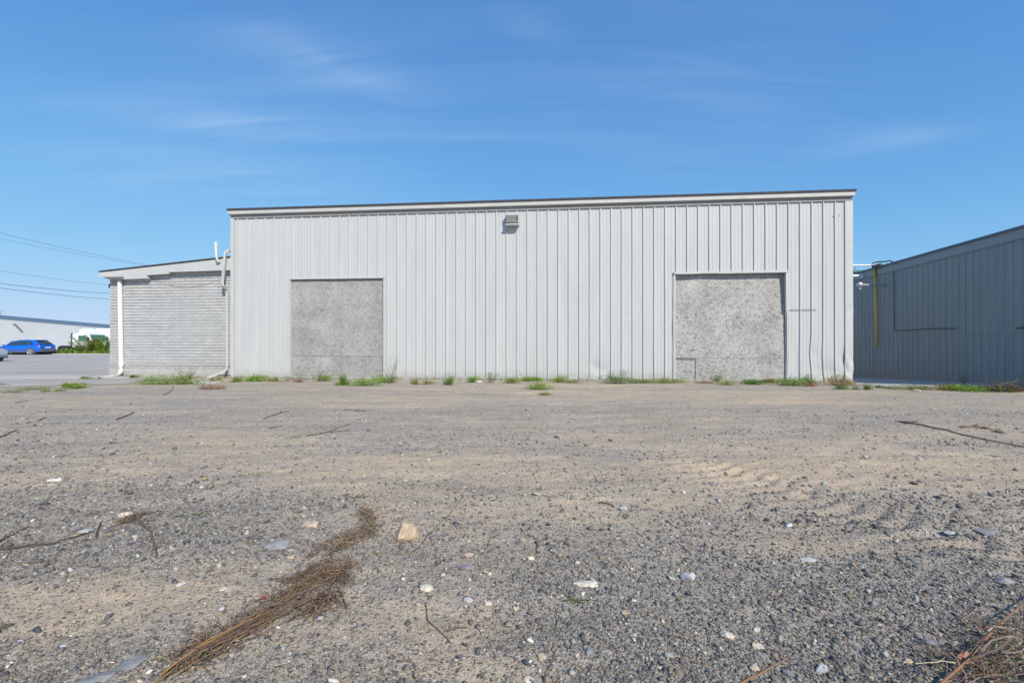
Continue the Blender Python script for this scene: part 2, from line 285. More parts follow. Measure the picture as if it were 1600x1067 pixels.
def ground_material(name, dirt, grey, fine=True, attr=True):
    m = bpy.data.materials.new(name); m.use_nodes = True; t = m.node_tree; p = t.nodes['Principled BSDF']; L = t.links.new
    p.inputs['Roughness'].default_value = .9; p.inputs['Specular IOR Level'].default_value = .15
    tcn = t.nodes.new('ShaderNodeTexCoord'); O = tcn.outputs['Object']
    def noise(sc, det=5, st=(1, 1, 1), ro=.6):
        mp = t.nodes.new('ShaderNodeMapping'); mp.inputs['Scale'].default_value = st; L(O, mp.inputs[0])
        n = t.nodes.new('ShaderNodeTexNoise'); n.inputs['Scale'].default_value = sc; n.inputs['Detail'].default_value = det; n.inputs['Roughness'].default_value = ro; L(mp.outputs[0], n.inputs[0]); return n.outputs[0]
    def mix(f, a, b, blend='MIX'):
        x = t.nodes.new('ShaderNodeMix'); x.data_type = 'RGBA'; x.blend_type = blend
        for s_, v in ((0, f), (6, a), (7, b)):
            if isinstance(v, (int, float)): x.inputs[s_].default_value = v
            elif isinstance(v, tuple): x.inputs[s_].default_value = (*v, 1)
            else: L(v, x.inputs[s_])
        return x.outputs[2]
    def rng(v, a, b, c, d):
        r = t.nodes.new('ShaderNodeMapRange'); L(v, r.inputs[0])
        for i, q in enumerate((a, b, c, d)): r.inputs[i+1].default_value = q
        return r.outputs[0]
    def math_(op, a, b):
        n = t.nodes.new('ShaderNodeMath'); n.operation = op
        for i, v in enumerate((a, b)):
            if isinstance(v, (int, float)): n.inputs[i].default_value = v
            else: L(v, n.inputs[i])
        return n.outputs[0]
    if attr:
        a = t.nodes.new('ShaderNodeAttribute'); a.attribute_name = 'gravel'; g = a.outputs['Fac']
    else: g = noise(.35, 4, (1, 2.5, 1))
    g2 = math_('ADD', g, rng(noise(2.6, 8, (1, 1.5, 1), .8), .3, .7, -.4, .4))
    gm = rng(g2, .1, .95, .05, .95)
    base = mix(gm, dirt, grey)
    base = mix(.75, base, rng(noise(1.0, 8, (.6, 2.0, 1), .78), .3, .7, .68, 1.26), 'MULTIPLY')
    base = mix(.7, base, rng(noise(38, 4, (1, 1, 1), .75), .3, .7, .62, 1.32), 'MULTIPLY')
    heights = None
    for i, (sc, amt, lo) in enumerate(((170, .60, .0), (75, .60, .25), (34, .55, .60))):
        v = t.nodes.new('ShaderNodeTexVoronoi'); v.inputs['Scale'].default_value = sc; v.inputs['Randomness'].default_value = 1; L(O, v.inputs['Vector'])
        sp = t.nodes.new('ShaderNodeSeparateColor'); L(v.outputs['Color'], sp.inputs[0])
        cr = t.nodes.new('ShaderNodeValToRGB'); el = cr.color_ramp.elements
        el[0].position = 0; el[0].color = (.10, .10, .105, 1); el[1].position = .93; el[1].color = (.42, .40, .37, 1)
        q = el.new(.35); q.color = (.19, .19, .195, 1); q = el.new(.7); q.color = (.29, .275, .26, 1); q = el.new(.97); q.color = (.62, .60, .56, 1)
        L(sp.outputs[0], cr.inputs[0])
        sel = rng(sp.outputs[1], max(lo-.02, 0), lo+.02, 0, 1) if lo > 0 else 1.0
        near = rng(v.outputs['Distance'], .45, .30, 0, 1)          # pebble disc inside its cell
        f = math_('MULTIPLY', near, sel) if lo > 0 else near
        f = math_('MULTIPLY', f, rng(gm, 0, 1, .35, 1.0))
        base = mix(math_('MULTIPLY', f, amt), base, cr.outputs[0])
        hgt = math_('MULTIPLY', math_('MULTIPLY', f, rng(v.outputs['Distance'], 0, .45, 1, 0)), 1.0/sc)
        heights = hgt if heights is None else math_('ADD', heights, hgt)
    heights = math_('ADD', heights, math_('MULTIPLY', noise(90, 5, (1, 1, 1), .7), .010))
    b = t.nodes.new('ShaderNodeBump'); b.inputs['Strength'].default_value = .85; b.inputs['Distance'].default_value = .9; L(heights, b.inputs['Height']); L(b.outputs[0], p.inputs['Normal'])
    L(base, p.inputs['Base Color'])
    return m
M['yard'] = ground_material('gravel_yard', (0.53, 0.42, 0.29), (0.395, 0.36, 0.30))
def asphalt(name, col, sc=1.0):
    m = mat(name, col, .95, spec=.03, var=.2, vscale=.5*sc, bump=.5, bscale=60, stretch=(.35, 1.6, 1)); return m
M['lot'] = asphalt('worn_asphalt', (0.385, 0.365, 0.34))
M['lotlight'] = asphalt('pale_concrete', (0.47, 0.45, 0.42))

# ------------------------------------------------------------------ the ground
def gravelness(x, y):
    """0 = bare brown dirt, 1 = loose grey gravel"""
    g = 0.60 + 1.15*(fbm(x*.22+2, y*.95, 21, 4, .55)-.5) + .55*(fbm(x*.9, y*2.2, 22, 3)-.5)
    def blob(px, py, wx, wy, a):
        cx, cy = ground_pt(px, py); return a*np.exp(-((x-cx)/wx)**2-((y-cy)/wy)**2)
    g = g + blob(600, 735, 1.6, .55, -.55) + blob(880, 790, 1.5, .35, -.45) + blob(1380, 735, 2.4, .8, -.55) + blob(1290, 850, .7, .25, -.55)
    g = g + blob(150, 940, .8, .35, -.6) + blob(300, 690, 2.5, .7, -.3) + blob(690, 970, .5, .2, -.5) + blob(480, 770, 1.2, .3, -.35) + blob(760, 1045, .35, .12, -.55)
    g = g + blob(1350, 960, 1.7, .75, .5) + blob(1100, 950, .9, .4, .35) + blob(60, 860, 1.5, .6, .35) + blob(90, 690, 1.4, .7, .55) + blob(700, 690, 1.3, .4, .3) + blob(930, 705, 1.3, .35, .35)
    g = g + blob(60, 1040, .8, .3, .45) + blob(300, 850, 1.0, .35, .25)
    return np.clip(g, 0, 1)
def axis(segs):
    out = [segs[0][0]]
    for a, b, st in segs:
        n = max(1, int(round((b-a)/st))); out += list(a+(b-a)*(np.arange(1, n+1)/n))
    return np.array(out)
gx = axis([(-900, -120, 78), (-120, -30, 6), (-30, -14, 1.0), (-14, -6, .12), (-6, 6, .04), (6, 14, .12), (14, 30, 1), (30, 120, 6), (120, 900, 78)])
gy = axis([(-600, -30, 57), (-30, -4, 2), (-4, 1.2, .2), (1.2, 6, .03), (6, 14.5, .08), (14.5, 40, .5), (40, 120, 5), (120, 1200, 72)])
X, Y = np.meshgrid(gx, gy); Z = H(X, Y)
co = np.stack([X, Y, Z], -1).reshape(-1, 3)
ny, nx = X.shape
ii = (np.arange(ny-1)[:, None]*nx + np.arange(nx-1)[None, :]).ravel()
quads = np.stack([ii, ii+1, ii+nx+1, ii+nx], -1)
me = bpy.data.meshes.new('ground'); me.vertices.add(len(co)); me.vertices.foreach_set('co', co.ravel())
me.loops.add(quads.size); me.loops.foreach_set('vertex_index', quads.ravel().astype(np.int32))
me.polygons.add(len(quads)); me.polygons.foreach_set('loop_start', np.arange(0, quads.size, 4, dtype=np.int32)); me.polygons.foreach_set('loop_total', np.full(len(quads), 4, np.int32))
me.update(); me.polygons.foreach_set('use_smooth', [True]*len(quads))
at = me.attributes.new('gravel', 'FLOAT', 'POINT'); at.data.foreach_set('value', gravelness(X, Y).ravel())
me.materials.append(M['yard']); go = bpy.data.objects.new('ground', me); COL.objects.link(go); tag(go, kind='structure')

# paved lot to the left, pale concrete strip, corridor slab on the right
def sheet(name, xs, ys, zf, material, edge=None):
    mb = MB(); n = len(xs)
    for j, y in enumerate(ys):
        for i, x in enumerate(xs):
            px, py = (x, y) if edge is None else edge(i/(n-1), j/(len(ys)-1))
            mb.v.append((px, py, zf(px, py))); mb.c.append((1, 1, 1))
    for j in range(len(ys)-1):
        for i in range(n-1):
            a = j*n+i; mb.f.append((a, a+1, a+n+1, a+n))
    o = mb.build(name, material, smooth=True); return tag(o, kind='structure')
rv = random.Random(3)
wob = [rv.uniform(-.25, .25) for _ in range(60)]
def lot_edge(a, b):
    x = -95 + a*(95-12.6)
    y0 = 13.6 + (x+12.6)*0.10*0 + 1.0*sstep(-16, -12.6, x) + wob[int(a*59)]*(.6)
    return (x, y0 + (51.0-y0)*b**2)
sheet('parking_lot', range(60), range(24), lambda x, y: 0.012, M['lot'], lot_edge)
def strip_edge(a, b):
    x = -42 + a*(42-13.2)
    y0 = 14.9 + 2.0*a + .08*math.sin(x*1.3); return (x, y0 + (2.2-.4*a)*b)
sheet('concrete_strip', range(40), range(3), lambda x, y: 0.018, M['lotlight'], strip_edge)
def corr_edge(a, b):
    y = 13.7 + b*24; x0 = 11.55+.1*(y-15.2) if y > 15.3 else 11.3-.2*rv.random(); x1 = 16.1+.215*(y-14.33)
    return (x0+a*(x1-x0), y-.45*a*(1-b))
sheet('concrete_path', range(12), range(50), lambda x, y: hz(x, y)+.012, M['concrete'], corr_edge)
mb = MB(); mb.box(-140, -12, 51.0, 51.25, -.05, .10); tag(mb.build('kerb', M['lotlight']), kind='structure')

# ------------------------------------------------------------------ warehouse
A = Vector((-10.75, 17.45)); B = Vector((11.36, 15.24)); LEN = (B-A).length; T = (B-A)/LEN; NI = Vector((-T.y, T.x)); RZ = math.atan2(T.y, T.x)
def WP(px, py, off=0.0):
    """pixel -> (u, z) on the plane parallel to the warehouse front, off metres behind it"""
    d = Vector(((px-800)/F, 1.0)); Q = A + NI*off
    k = d.x*(-T.y)-(-T.x)*d.y
    s_ = (Q.x*(-T.y)+T.x*Q.y)/k
    P = d*s_; return ((P-Q).dot(T), CAMZ+(HOR-py)/F*P.y)
def U(px, off=0.0): return WP(px, 500, off)[0]
wh = empty('warehouse', (A.x, A.y, 0), RZ, 'long grey ribbed metal warehouse with two boarded doorways', 'warehouse')
TOP = 6.17
doors = [(U(454), U(599.8), 3.73), (U(1054.5), U(1228), 3.72)]
P0 = 0.3697; ph = 15.394 % P0
prof = []                                   # (u, outward height)
k = -1
while ph + k*P0 < LEN:
    u0 = ph+k*P0
    for du, h in ((0, 0), (.013, .038), (.045, .038), (.060, 0), (.130, 0), (.140, .006), (.158, .006), (.168, 0), (.245, 0), (.255, .006), (.273, .006), (.283, 0)):
        if 0.02 < u0+du < LEN-.02: prof.append((u0+du, h))
    k += 1
prof = [(0, 0)] + prof + [(LEN, 0)]
us = [p[0] for p in prof]
extra = []
for d0, d1, zt in doors:
    extra += [d0, d1]
pts = prof[:]
for e in extra:
    hh = np.interp(e, [p[0] for p in prof], [p[1] for p in prof]); pts.append((e, float(hh)))
pts.sort()
zl = sorted(set([.04, .1, .18, .26, .34, .42, .5, .6, .7, .85, 1.0, 1.2, 1.5, 1.8, 2.1, 2.4, 2.7, 3.0, 3.4, 3.72, 3.73, 4.2, 4.7, 5.2, 5.7, TOP]))
dent = [(U(935), .35, .25, .22, .03), (U(942), .15, .10, .12, -.05), (U(928), .55, .12, .15, .02), (U(1290), .35, .35, .3, .05), (U(1275), .95, .2, .25, .02), (U(1243), .6, .12, .5, .02), (U(1322), .8, .2, .2, .04), (U(1000), 2.6, .06, .10, .02)]
def dsp(u, z):
    y = 0.004*mnoise.noise(Vector((u*1.7, z*.6, 3.0))) + 0.0025*mnoise.noise(Vector((u*6, z*1.1, 9.0)))
    for du, dz, su, sz, a in dent: y += a*math.exp(-((u-du)/su)**2-((z-dz)/sz)**2)
    us_ = .065*math.exp(-((u-U(1295))/.5)**2)*max(0, 1-z/.95)**1.5 - .05*math.exp(-((u-U(1272))/.25)**2)*math.exp(-((z-1.0)/.45)**2)
    us_ += .006*mnoise.noise(Vector((u*2.2, z*1.3, 1.0)))
    return us_, y
mb = MB(); nz_ = len(zl)
for (u, h) in pts:
    for z in zl:
        du, dy = dsp(u, z)
        if u < .03 or u > LEN-.03: du = 0
        mb.v.append((u+du, -h+dy, z)); mb.c.append((1, 1, 1))
for i in range(len(pts)-1):
    um = (pts[i][0]+pts[i+1][0])/2
    if pts[i+1][0]-pts[i][0] < 1e-5: continue
    for j in range(nz_-1):
        zm = (zl[j]+zl[j+1])/2
        if any(d0 < um < d1 and zm < zt for d0, d1, zt in doors): continue
        a = i*nz_+j; mb.f.append((a, a+nz_, a+nz_+1, a+1))
mb.build('siding', M['siding'], wh)
# other walls, roof
DEP = 26.0
mb = MB()
for (x0, x1, y0, y1) in ((LEN-.02, LEN, .03, DEP), (0, .02, .03, DEP), (0, LEN, DEP-.02, DEP)):
    mb.box(x0, x1, y0, y1, -1.6, TOP)
mb.box(.05, LEN-.05, .22, .26, -.2, TOP)
mb.build('wall', M['siding'], wh)
mb = MB(); mb.box(-.02, LEN+.06, -.035, .02, -.35, .035); mb.build('foundation', M['concrete'], wh)
mb = MB(); mb.box(-.08, LEN+.07, -.185, DEP+.1, 6.37, 6.43); mb.build('roof', M['roofing'], wh)
mb = MB()
mb.prism([(-.05, 6.225), (LEN+.02, 6.225), (LEN+.04, 6.25), (LEN+.04, 6.345), (-.05, 6.345)], -.150, -.128)
mb.box(-.05, LEN+.05, -.155, -.128, 6.347, 6.365)
mb.box(-.05, LEN+.04, -.127, .25, 6.205, 6.225)
mb.box(LEN+.002, LEN+.03, -.126, DEP, 6.226, 6.366); mb.box(-.05, -.002, -.126, DEP, 6.226, 6.366)
mb.build('fascia', M['white_trim'], wh)
mb = MB(); mb.box(0, LEN, -.052, -.004, 6.085, 6.195); mb.build('frieze_board', M['frieze'], wh)
# corner trims, with knocks near the bottom of the right one
mb = MB(); mb.box(-.015, .13, -.050, -.036, .02, 6.083); mb.box(-.017, -.002, -.036, .12, .02, 6.083); mb.build('corner_trim', M['trim'], wh)
mb = MB(); zs = [.0+.12*i for i in range(50)]+[6.083]; n = len(zs); rr = random.Random(5)
u0, u1 = U(1319.5), LEN+.035
for z in zs:
    low = math.exp(-(z/1.1)**2)
    k1 = .05*low*mnoise.noise(Vector((1, z*2.6, 0)))+.02*math.exp(-((z-2.45)/.15)**2); k2 = .07*low*mnoise.noise(Vector((5, z*2.9, 0)))
    for (a, b) in ((u0, -.0), (u0+.004, -.042-k2), (u0+.10, -.047+k1), (u1, -.042+k2), (u1+.012, .0), (u1+.012, .18)):
        mb.v.append((a+k1*.4, b, z)); mb.c.append((1, 1, 1))
for j in range(n-1):
    for i in range(5):
        a = j*6+i; mb.f.append((a, a+1, a+7, a+6))
mb.build('corner_trim', M['trim'], wh)
# boarded doorways
def wavy(u0, u1, y0, y1, z0, z1, zf=.0, seed=0, axisx=True, amp=.012, mb=None):
    n = 14; mb = mb or MB()
    for i in range(n):
        a, b = i/n, (i+1)/n
        if axisx:
            w = lambda t: amp*mnoise.noise(Vector((t*5+seed, seed, 0)))
            mb.add([(u0+(u1-u0)*a, y0+w(a), z0+w(a)), (u0+(u1-u0)*b, y0+w(b), z0+w(b)), (u0+(u1-u0)*b, y1, z0+w(b)), (u0+(u1-u0)*a, y1, z0+w(a)),
                    (u0+(u1-u0)*a, y0+w(a), z1+w(a)), (u0+(u1-u0)*b, y0+w(b), z1+w(b)), (u0+(u1-u0)*b, y1, z1+w(b)), (u0+(u1-u0)*a, y1, z1+w(a))],
                   [(0,3,2,1),(4,5,6,7),(0,1,5,4),(2,3,7,6)])
        else:
            w = lambda t: amp*mnoise.noise(Vector((seed, t*5+seed, 4)))
            za, zb = z0+(z1-z0)*a, z0+(z1-z0)*b
            mb.add([(u0+w(a), y0+w(a), za), (u1+w(a), y0+w(a), za), (u1+w(a), y1, za), (u0+w(a), y1, za), (u0+w(b), y0+w(b), zb), (u1+w(b), y0+w(b), zb), (u1+w(b), y1, zb), (u0+w(b), y1, zb)],
                   [(0,1,5,4),(1,2,6,5),(2,3,7,6),(3,0,4,7)])
    return mb
def doorway(d, rec, zseam, pxs, wild, split_first):
    d0, d1, zt = d
    fr = MB()                                  # reveal + sill
    fr.box(d0-.002, d0+.016, -.036, .20, .03, zt); fr.box(d1-.016, d1+.002, -.036, .20, .03, zt); fr.box(d0+.017, d1-.017, -.030, .20, zt-.018, zt)
    fr.box(d0, d1, -.02, .21, .0, .06)
    f = fr.build('boarded_doorway', M['trim'], wh)
    hd = wavy(d0-.05, d1+.03, -.050-.03*wild, -.002, zt-.005, zt+.045+.02*wild, seed=3+wild, amp=.016*(.4+wild)); hd.build('header_trim', M['trim'], f)
    sd = wavy(d0-.06, d0-.008, -.043, -.002, .04, zt-.01, seed=9+wild, axisx=False, amp=.014*(.3+wild)); sd.build('side_trim', M['trim'], f)
    sd = wavy(d1+.008, d1+.05, -.043-.02*wild, -.002, .04, zt-.01, seed=15+wild, axisx=False, amp=.02*(.3+wild)); sd.build('side_trim', M['trim'], f)
    if wild:
        wavy(d1-.035, d1-.004, -.085, .0, 2.42, zt-.02, seed=22, axisx=False, amp=.006).build('side_trim', M['trim'], f)
    u = U(pxs)
    def board(u0, u1, z0, z1, y0, lean=0, warp=.004, sd_=0):
        mb = MB(); nx_, nz2 = 12, 12
        for j in range(nz2+1):
            for i in range(nx_+1):
                a, b = i/nx_, j/nz2
                mb.v.append((u0+(u1-u0)*a, y0+lean*b*b+warp*2*mnoise.noise(Vector((a*3+sd_, b*3, sd_))), z0+(z1-z0)*b)); mb.c.append((1, 1, 1))
        for j in range(nz2):
            for i in range(nx_):
                a = j*(nx_+1)+i; mb.f.append((a, a+1, a+nx_+2, a+nx_+1))
        o = mb.build('plywood_board', M['osb_rough' if wild else 'osb'], f)
        s_ = o.modifiers.new('thick', 'SOLIDIFY'); s_.thickness = .012; s_.offset = -1
        return o
    e = .022
    board(d0+e, d1-e, zseam, zt-.035, .022, rec, .006, 1+wild)
    board(d0+e, u-.004, .065, zseam-.012, .030 if not split_first else .044, 0, .003, 2+wild)
    board(u+.004, d1-e, .065, zseam-.008, .034 if not split_first else .020, 0, .003, 5+wild)
    if wild:
        fl = MB(); fl.box(U(1055), U(1086), .0, .012, zseam-.03, zseam-.012); fl.build('batten', M['dark'], f)
        fl = MB(); fl.box(U(1082), U(1087), -.02, .012, WP(1085, 546)[1], WP(1085, 546)[1]+.03); fl.build('wood_splinter', M['white_trim'], f)
doorway(doors[0], .02, WP(520, 556.5)[1], 570.5, 0, False)
doorway(doors[1], .10, WP(1140, 559.5)[1], 1087, 1, True)
# cut seam right of the right doorway, screw rows, rust holes
mb = MB(); mb.box(doors[1][1]+.05, U(1275), -.041, -.030, 2.445, 2.458); mb.build('panel_seam', M['dark'], wh)
mb = MB()
for (px, py, r) in ((1301.5, 338.5, .018), (1310.5, 338, .026), (1312, 335.5, .012)):
    u, z = WP(px, py); mb = MB(); mb.tube([(u, -.006, z), (u, .004, z)], r, 8); mb.build('rust_hole', M['dark'], wh)
mb = MB()
for zrow in (.22, 1.75, 3.3, 4.75, 5.95):
    for k in range(60):
        for du in (.095, .32):
            u = ph+k*P0+du
            if u > LEN-.3 or any(d0-.05 < u < d1+.05 and zrow < zt+.05 for d0, d1, zt in doors): continue
            _, dy = dsp(u, zrow); mb.box(u-.006, u+.006, -.006+dy, .0+dy, zrow-.006, zrow+.006)
mb.build('screws', M['frieze'], wh)['kind'] = 'stuff'
# white paint patch by the dent (real scuffed bare metal)
rs = random.Random(9); mb = MB()
for (cx, cz, n, sx, sz) in ((U(936), .34, 16, .14, .28), (U(944), .12, 8, .10, .06), (U(1322), .75, 8, .07, .35), (U(982), 2.2, 4, .05, .18)):
    for _ in range(n):
        u = cx+rs.gauss(0, sx*.6); z = max(.06, cz+rs.gauss(0, sz*.5)); w = rs.uniform(.006, .028); h = rs.uniform(.006, .035); y = -.007+dsp(u, z)[1]-(.04 if u > LEN-.35 else 0)
        mb.add([(u-w, y, z-h*.4), (u+w*.3, y, z-h), (u+w, y, z+h*.2), (u-w*.2, y, z+h)], [(0, 1, 2, 3)])
mb.build('paint_scuff', M['white_paint'], wh)['kind'] = 'stuff'

# wall pack light under the eave
u, z = WP(801, 343.5, -.1)
wl = empty('wall_light', tuple((A+T*u).to_3d()+Vector((0, 0, z-.22))), RZ, 'grey boxy wall light under the eave of the warehouse', 'wall light')
mb = MB(); mb.box(-.235, .235, -.05, -.036, .0, .44); mb.box(-.22, .22, -.26, -.05, .34, .43); mb.prism([(-.22, .13), (.22, .13), (.22, .14), (-.22, .14)], -.25, -.05); mb.box(-.235, .235, -.27, -.05, .0, .05); mb.box(-.22,.22,-.20,-.05,.05,.34)
mb.build('housing', M['trim'], wl, bevel=.006)
mb = MB(); mb.add([(-.205, -.255, .335), (.205, -.255, .335), (.205, -.235, .055), (-.205, -.235, .055)], [(0, 3, 2, 1)]); mb.box(-.205, .205, -.234, -.202, .055, .335); mb.build('lens', M['lens'], wl)
mb = MB(); mb.box(-.24, .24, -.275, -.26, .045, .075); mb.box(.16, .20, -.262, -.256, .18, .30); mb.build('lens_clip', M['dark'], wl)
# small lamp on the far side wall of the warehouse, seen past its corner
sx, sy = (B.x+NI.x*.5, B.y+NI.y*.5)
sl_ = empty('side_light', (sx, sy, CAMZ+(HOR-330)/F*sy), RZ, 'small dark lamp on the right corner of the warehouse', 'wall light')
mb = MB(); mb.tube([(0, 0, .12), (.12, 0, .15), (.16, 0, .1)], .018, 6); mb.tube([(.16, 0, .10), (.16, 0, .02), (.16, 0, -.03)], [.03, .06, .075], 10); mb.box(.02, .07, -.05, .05, .2, .26); mb.build('lamp_housing', M['dark'], sl_)

# ------------------------------------------------------------------ brick annex
OFF = .25
an = empty('brick_annex', (A.x, A.y, 0), RZ, 'low grey painted brick annex with a sloping roof, left of the warehouse', 'building')
uL = U(172, OFF); uR = -.03
zroof = lambda u: np.interp(u, [uL, 0], [WP(172, 437, OFF)[1], WP(362, 437, OFF)[1]])
ytop = WP(300, 418, OFF)[1]
ch = .1185; mb = MB(); rb = random.Random(4)
nc = int((4.35-.32)/ch)
for c in range(nc):
    z0 = .32+c*ch; u = uL - (0 if c % 2 else .15); proud_c = rb.uniform(-.003, .004)
    zmax = lambda uu: float(np.interp(uu, [uL, 0], [3.93, 4.55]))
    while u < uR:
        w = .30; a, b = max(u, uL), min(u+w-.010, uR)
        if b-a > .03 and z0+ch < zmax((a+b)/2):
            pr = .013+proud_c+rb.uniform(-.0035, .0035); t_ = rb.uniform(.93, 1.04); mb.col = (.462*t_, .468*t_, .462*t_)
            j = rb.uniform(-.003, .003)
            za, zb, y = z0+j, z0+ch-.016+rb.uniform(-.003, .003), OFF-pr
            # chamfered face
            q = .004
            mb.add([(a, OFF+.005, za), (b, OFF+.005, za), (b, OFF+.005, zb), (a, OFF+.005, zb), (a+q, y, za+q), (b-q, y, za+q), (b-q, y, zb-q), (a+q, y, zb-q)],
                   [(4, 5, 6, 7), (0, 1, 5, 4), (1, 2, 6, 5), (2, 3, 7, 6), (3, 0, 4, 7)])
        u += w
mb.build('brickwork', M['brick'], an, attr=True)
mb = MB(); mb.prism([(uL+.004, .30), (uR, .30), (uR, 4.50), (uL+.004, 3.85)], OFF, OFF+14); mb.build('wall', M['mortar'], an)
mb = MB(); mb.box(uL-.02, uR, OFF-.022, OFF+.3, -.1, .315); mb.build('foundation', M['parge'], an)
# stepped rake fascia
O2 = .03
poly = [WP(px, py, O2) for px, py in ((157, 432), (172, 436.5), (187, 436.5), (230, 435), (229, 430), (264, 427.5), (263, 425.2), (361.5, 422), (361.5, 402.5), (157, 425.5))]
mb = MB(); mb.prism(poly, O2, OFF-.026); mb.build('fascia', M['trim'], an)
pl = [WP(155, 425, O2), WP(361.5, 402, O2)]
mb = MB(); mb.prism([(pl[0][0], pl[0][1]), (pl[1][0], pl[1][1]), (pl[1][0], pl[1][1]+.05), (pl[0][0], pl[0][1]+.045)], O2-.03, OFF+14.1); mb.build('roof', M['roofing'], an)
# gutter box at the low corner
g = [WP(148, 429, -.08), WP(190, 428, -.08), WP(190, 432.5, -.08), WP(160, 433, -.08)]
mb = MB(); mb.prism(g, -.08, O2-.001); mb.build('gutter', M['trim'], an)
mb = MB(); sg = [WP(159, 433.2, 0), WP(187, 433, 0), WP(187, 437, 0), WP(174, 438, 0)]; mb.prism(sg, O2+.004, OFF-.03); mb.build('soffit', M['frieze'], an)
def dpipe(name, pts, r, m, label=None, par=an, sides=4, ry=None):
    mb = MB()
    mb.tube(pts, r, sides, ry=ry); o = mb.build(name, m, par, bevel=0)
    if label: o['label'] = label
    return o
def wp3(px, py, off): u, z = WP(px, py, off); return (u, off, z)
b0 = wp3(187, 434, OFF-.10)
dpipe('downspout', [wp3(187, 431, OFF-.10), wp3(187, 440, OFF-.10), wp3(188.5, 520, OFF-.10), wp3(189.5, 573, OFF-.10), wp3(189.5, 578, OFF-.12), wp3(188, 583, OFF-.19)], .085, M['white_pipe'], 'white downspout', ry=.055)
dpipe('downspout_outlet', [wp3(188, 583, OFF-.2), wp3(182, 586, OFF-.30), wp3(158, 589.5, OFF-.50)], .07, M['grey_pipe'], None, ry=.055)
dpipe('downspout', [wp3(361, 393, .18), wp3(357, 391, .0), wp3(353, 392.5, -.10), wp3(351.5, 398, -.12), wp3(349, 425, -.12), wp3(347.2, 442, -.10), wp3(348.5, 447, -.06), wp3(354, 453, OFF-.10), wp3(355, 459, OFF-.08), wp3(355.5, 520, OFF-.08), wp3(355.6, 572, OFF-.08), wp3(354.5, 577, OFF-.12), wp3(350, 580.5, -.05), wp3(324, 590.3, -.30)], .062, M['grey_pipe'], 'grey downspout with an offset bend', ry=.05, sides=4)
mb = MB(); mb.tube([wp3(336.8, 378, -.04), wp3(338.3, 402, -.04), wp3(340, 409, -.04), wp3(342.5, 410.5, .02)], .055, 8); mb.build('vent_pipe', M['grey_pipe'], an, smooth=True)
mb = MB(); pts_ = []
for i in range(17):
    t_ = i/16; pts_.append(wp3(233+(346-233)*t_, 434+4*t_*(1-t_)*14+1*t_, OFF-.02))
mb.tube(pts_, .007, 5); mb.build('cable', M['frieze'], an)
mb = MB(); mb.tube([wp3(339, 586, OFF-.04), wp3(360, 586, OFF-.04)], .012, 6); mb.build('bracket', M['dark'], an); mb = MB(); mb.tube([wp3(171.3, 444, OFF+.1), wp3(170.6, 450, OFF+.1)], .03, 6); mb.build('bracket', M['dark'], an)
mb = MB(); mb.box(*(lambda p: (p[0]-.01, p[0]+.07))(wp3(192, 567, OFF-.05)), OFF-.06, OFF-.02, wp3(192, 567, OFF)[2]-.02, wp3(192, 567, OFF)[2]+.02); mb.build('pipe_strap', M['white_pipe'], an)
# splash slab under the grey downspout
x0, y0 = ground_pt(322, 598); mb = MB()
mb.add([(-.42, -.18, 0), (.34, -.22, 0), (.40, .2, 0), (-.3, .26, 0), (-.40, -.16, .05), (.32, -.20, .04), (.38, .18, .06), (-.28, .24, .055)], [(0,3,2,1),(4,5,6,7),(0,1,5,4),(1,2,6,5),(2,3,7,6),(3,0,4,7)])
o = mb.build('splash_block', M['concrete']); o.location = (x0, y0, hz(x0, y0)-.01); tag(o, 'flat concrete splash block below the grey downspout outlet', 'splash block')

# ------------------------------------------------------------------ neighbour building on the right
def nd(px): return 3.638*F/((px-953)*.279)
def NPX(px): Yd = nd(px); return Vector(((px-800)/F*Yd, Yd))
N0, N1 = NPX(1600), NPX(1340); TN = (N0-N1).normalized()          # along the wall towards the viewer
FAR = N1 - TN*9; RN = math.atan2(TN.y, TN.x)
def NU(px): return (NPX(px)-FAR).dot(TN)
def NZ(px, py): return CAMZ+(HOR-py)/F*nd(px)
nb = empty('neighbour_building', (FAR.x, FAR.y, 0), RN, 'long blue-grey metal building in shade at the right edge', 'building')
ENDU = NU(1600)+3.8; EZ = CAMZ+3.638
# local: x along wall towards viewer, +y is away from the corridor? (decide by sign)
NS = 1 if Vector((-TN.y, TN.x)).x > 0 else -1                     # local y sign that points into the building
mb = MB(); xs = []; k = 0; pn = .335
while k*pn < ENDU-.3:
    for du, h in ((0, 0), (.018, .024), (.055, .024), (.073, 0), (.15, 0), (.162, .008), (.18, .008), (.19, 0), (.25, 0), (.26, .006), (.28, .006), (.29, 0)): xs.append((k*pn+du, h))
    k += 1
xs.append((ENDU, 0)); zN = [-1.9, -.4, .0, .5, 1.0, 1.6, 1.62, 2.4, 3.2, 4.0, 4.62]
for (a, h) in xs:
    for z in zN:
        w = .008*mnoise.noise(Vector((a*1.3, z*.8, 40))); mb.v.append((a, NS*(-h+w-(.01 if z > 1.61 else 0)), z)); mb.c.append((1, 1, 1))
n = len(zN)
for i in range(len(xs)-1):
    for j in range(n-1):
        a = i*n+j; mb.f.append((a, a+n, a+n+1, a+1))
mb.build('siding', M['slate'], nb)
def nbox(mb, a, b, y0, y1, z0, z1): mb.box(a, b, min(NS*y0, NS*y1), max(NS*y0, NS*y1), z0, z1)
mb = MB(); nbox(mb, ENDU-.02, ENDU, .02, 18, -1.9, 4.7); nbox(mb, 0, .02, .02, 18, -1.9, 4.7); nbox(mb, 0, ENDU, 17.98, 18, -1.9, 4.7); nbox(mb, .03, ENDU-.03, .05, .08, -1.9, 4.6); mb.build('wall', M['slate'], nb)
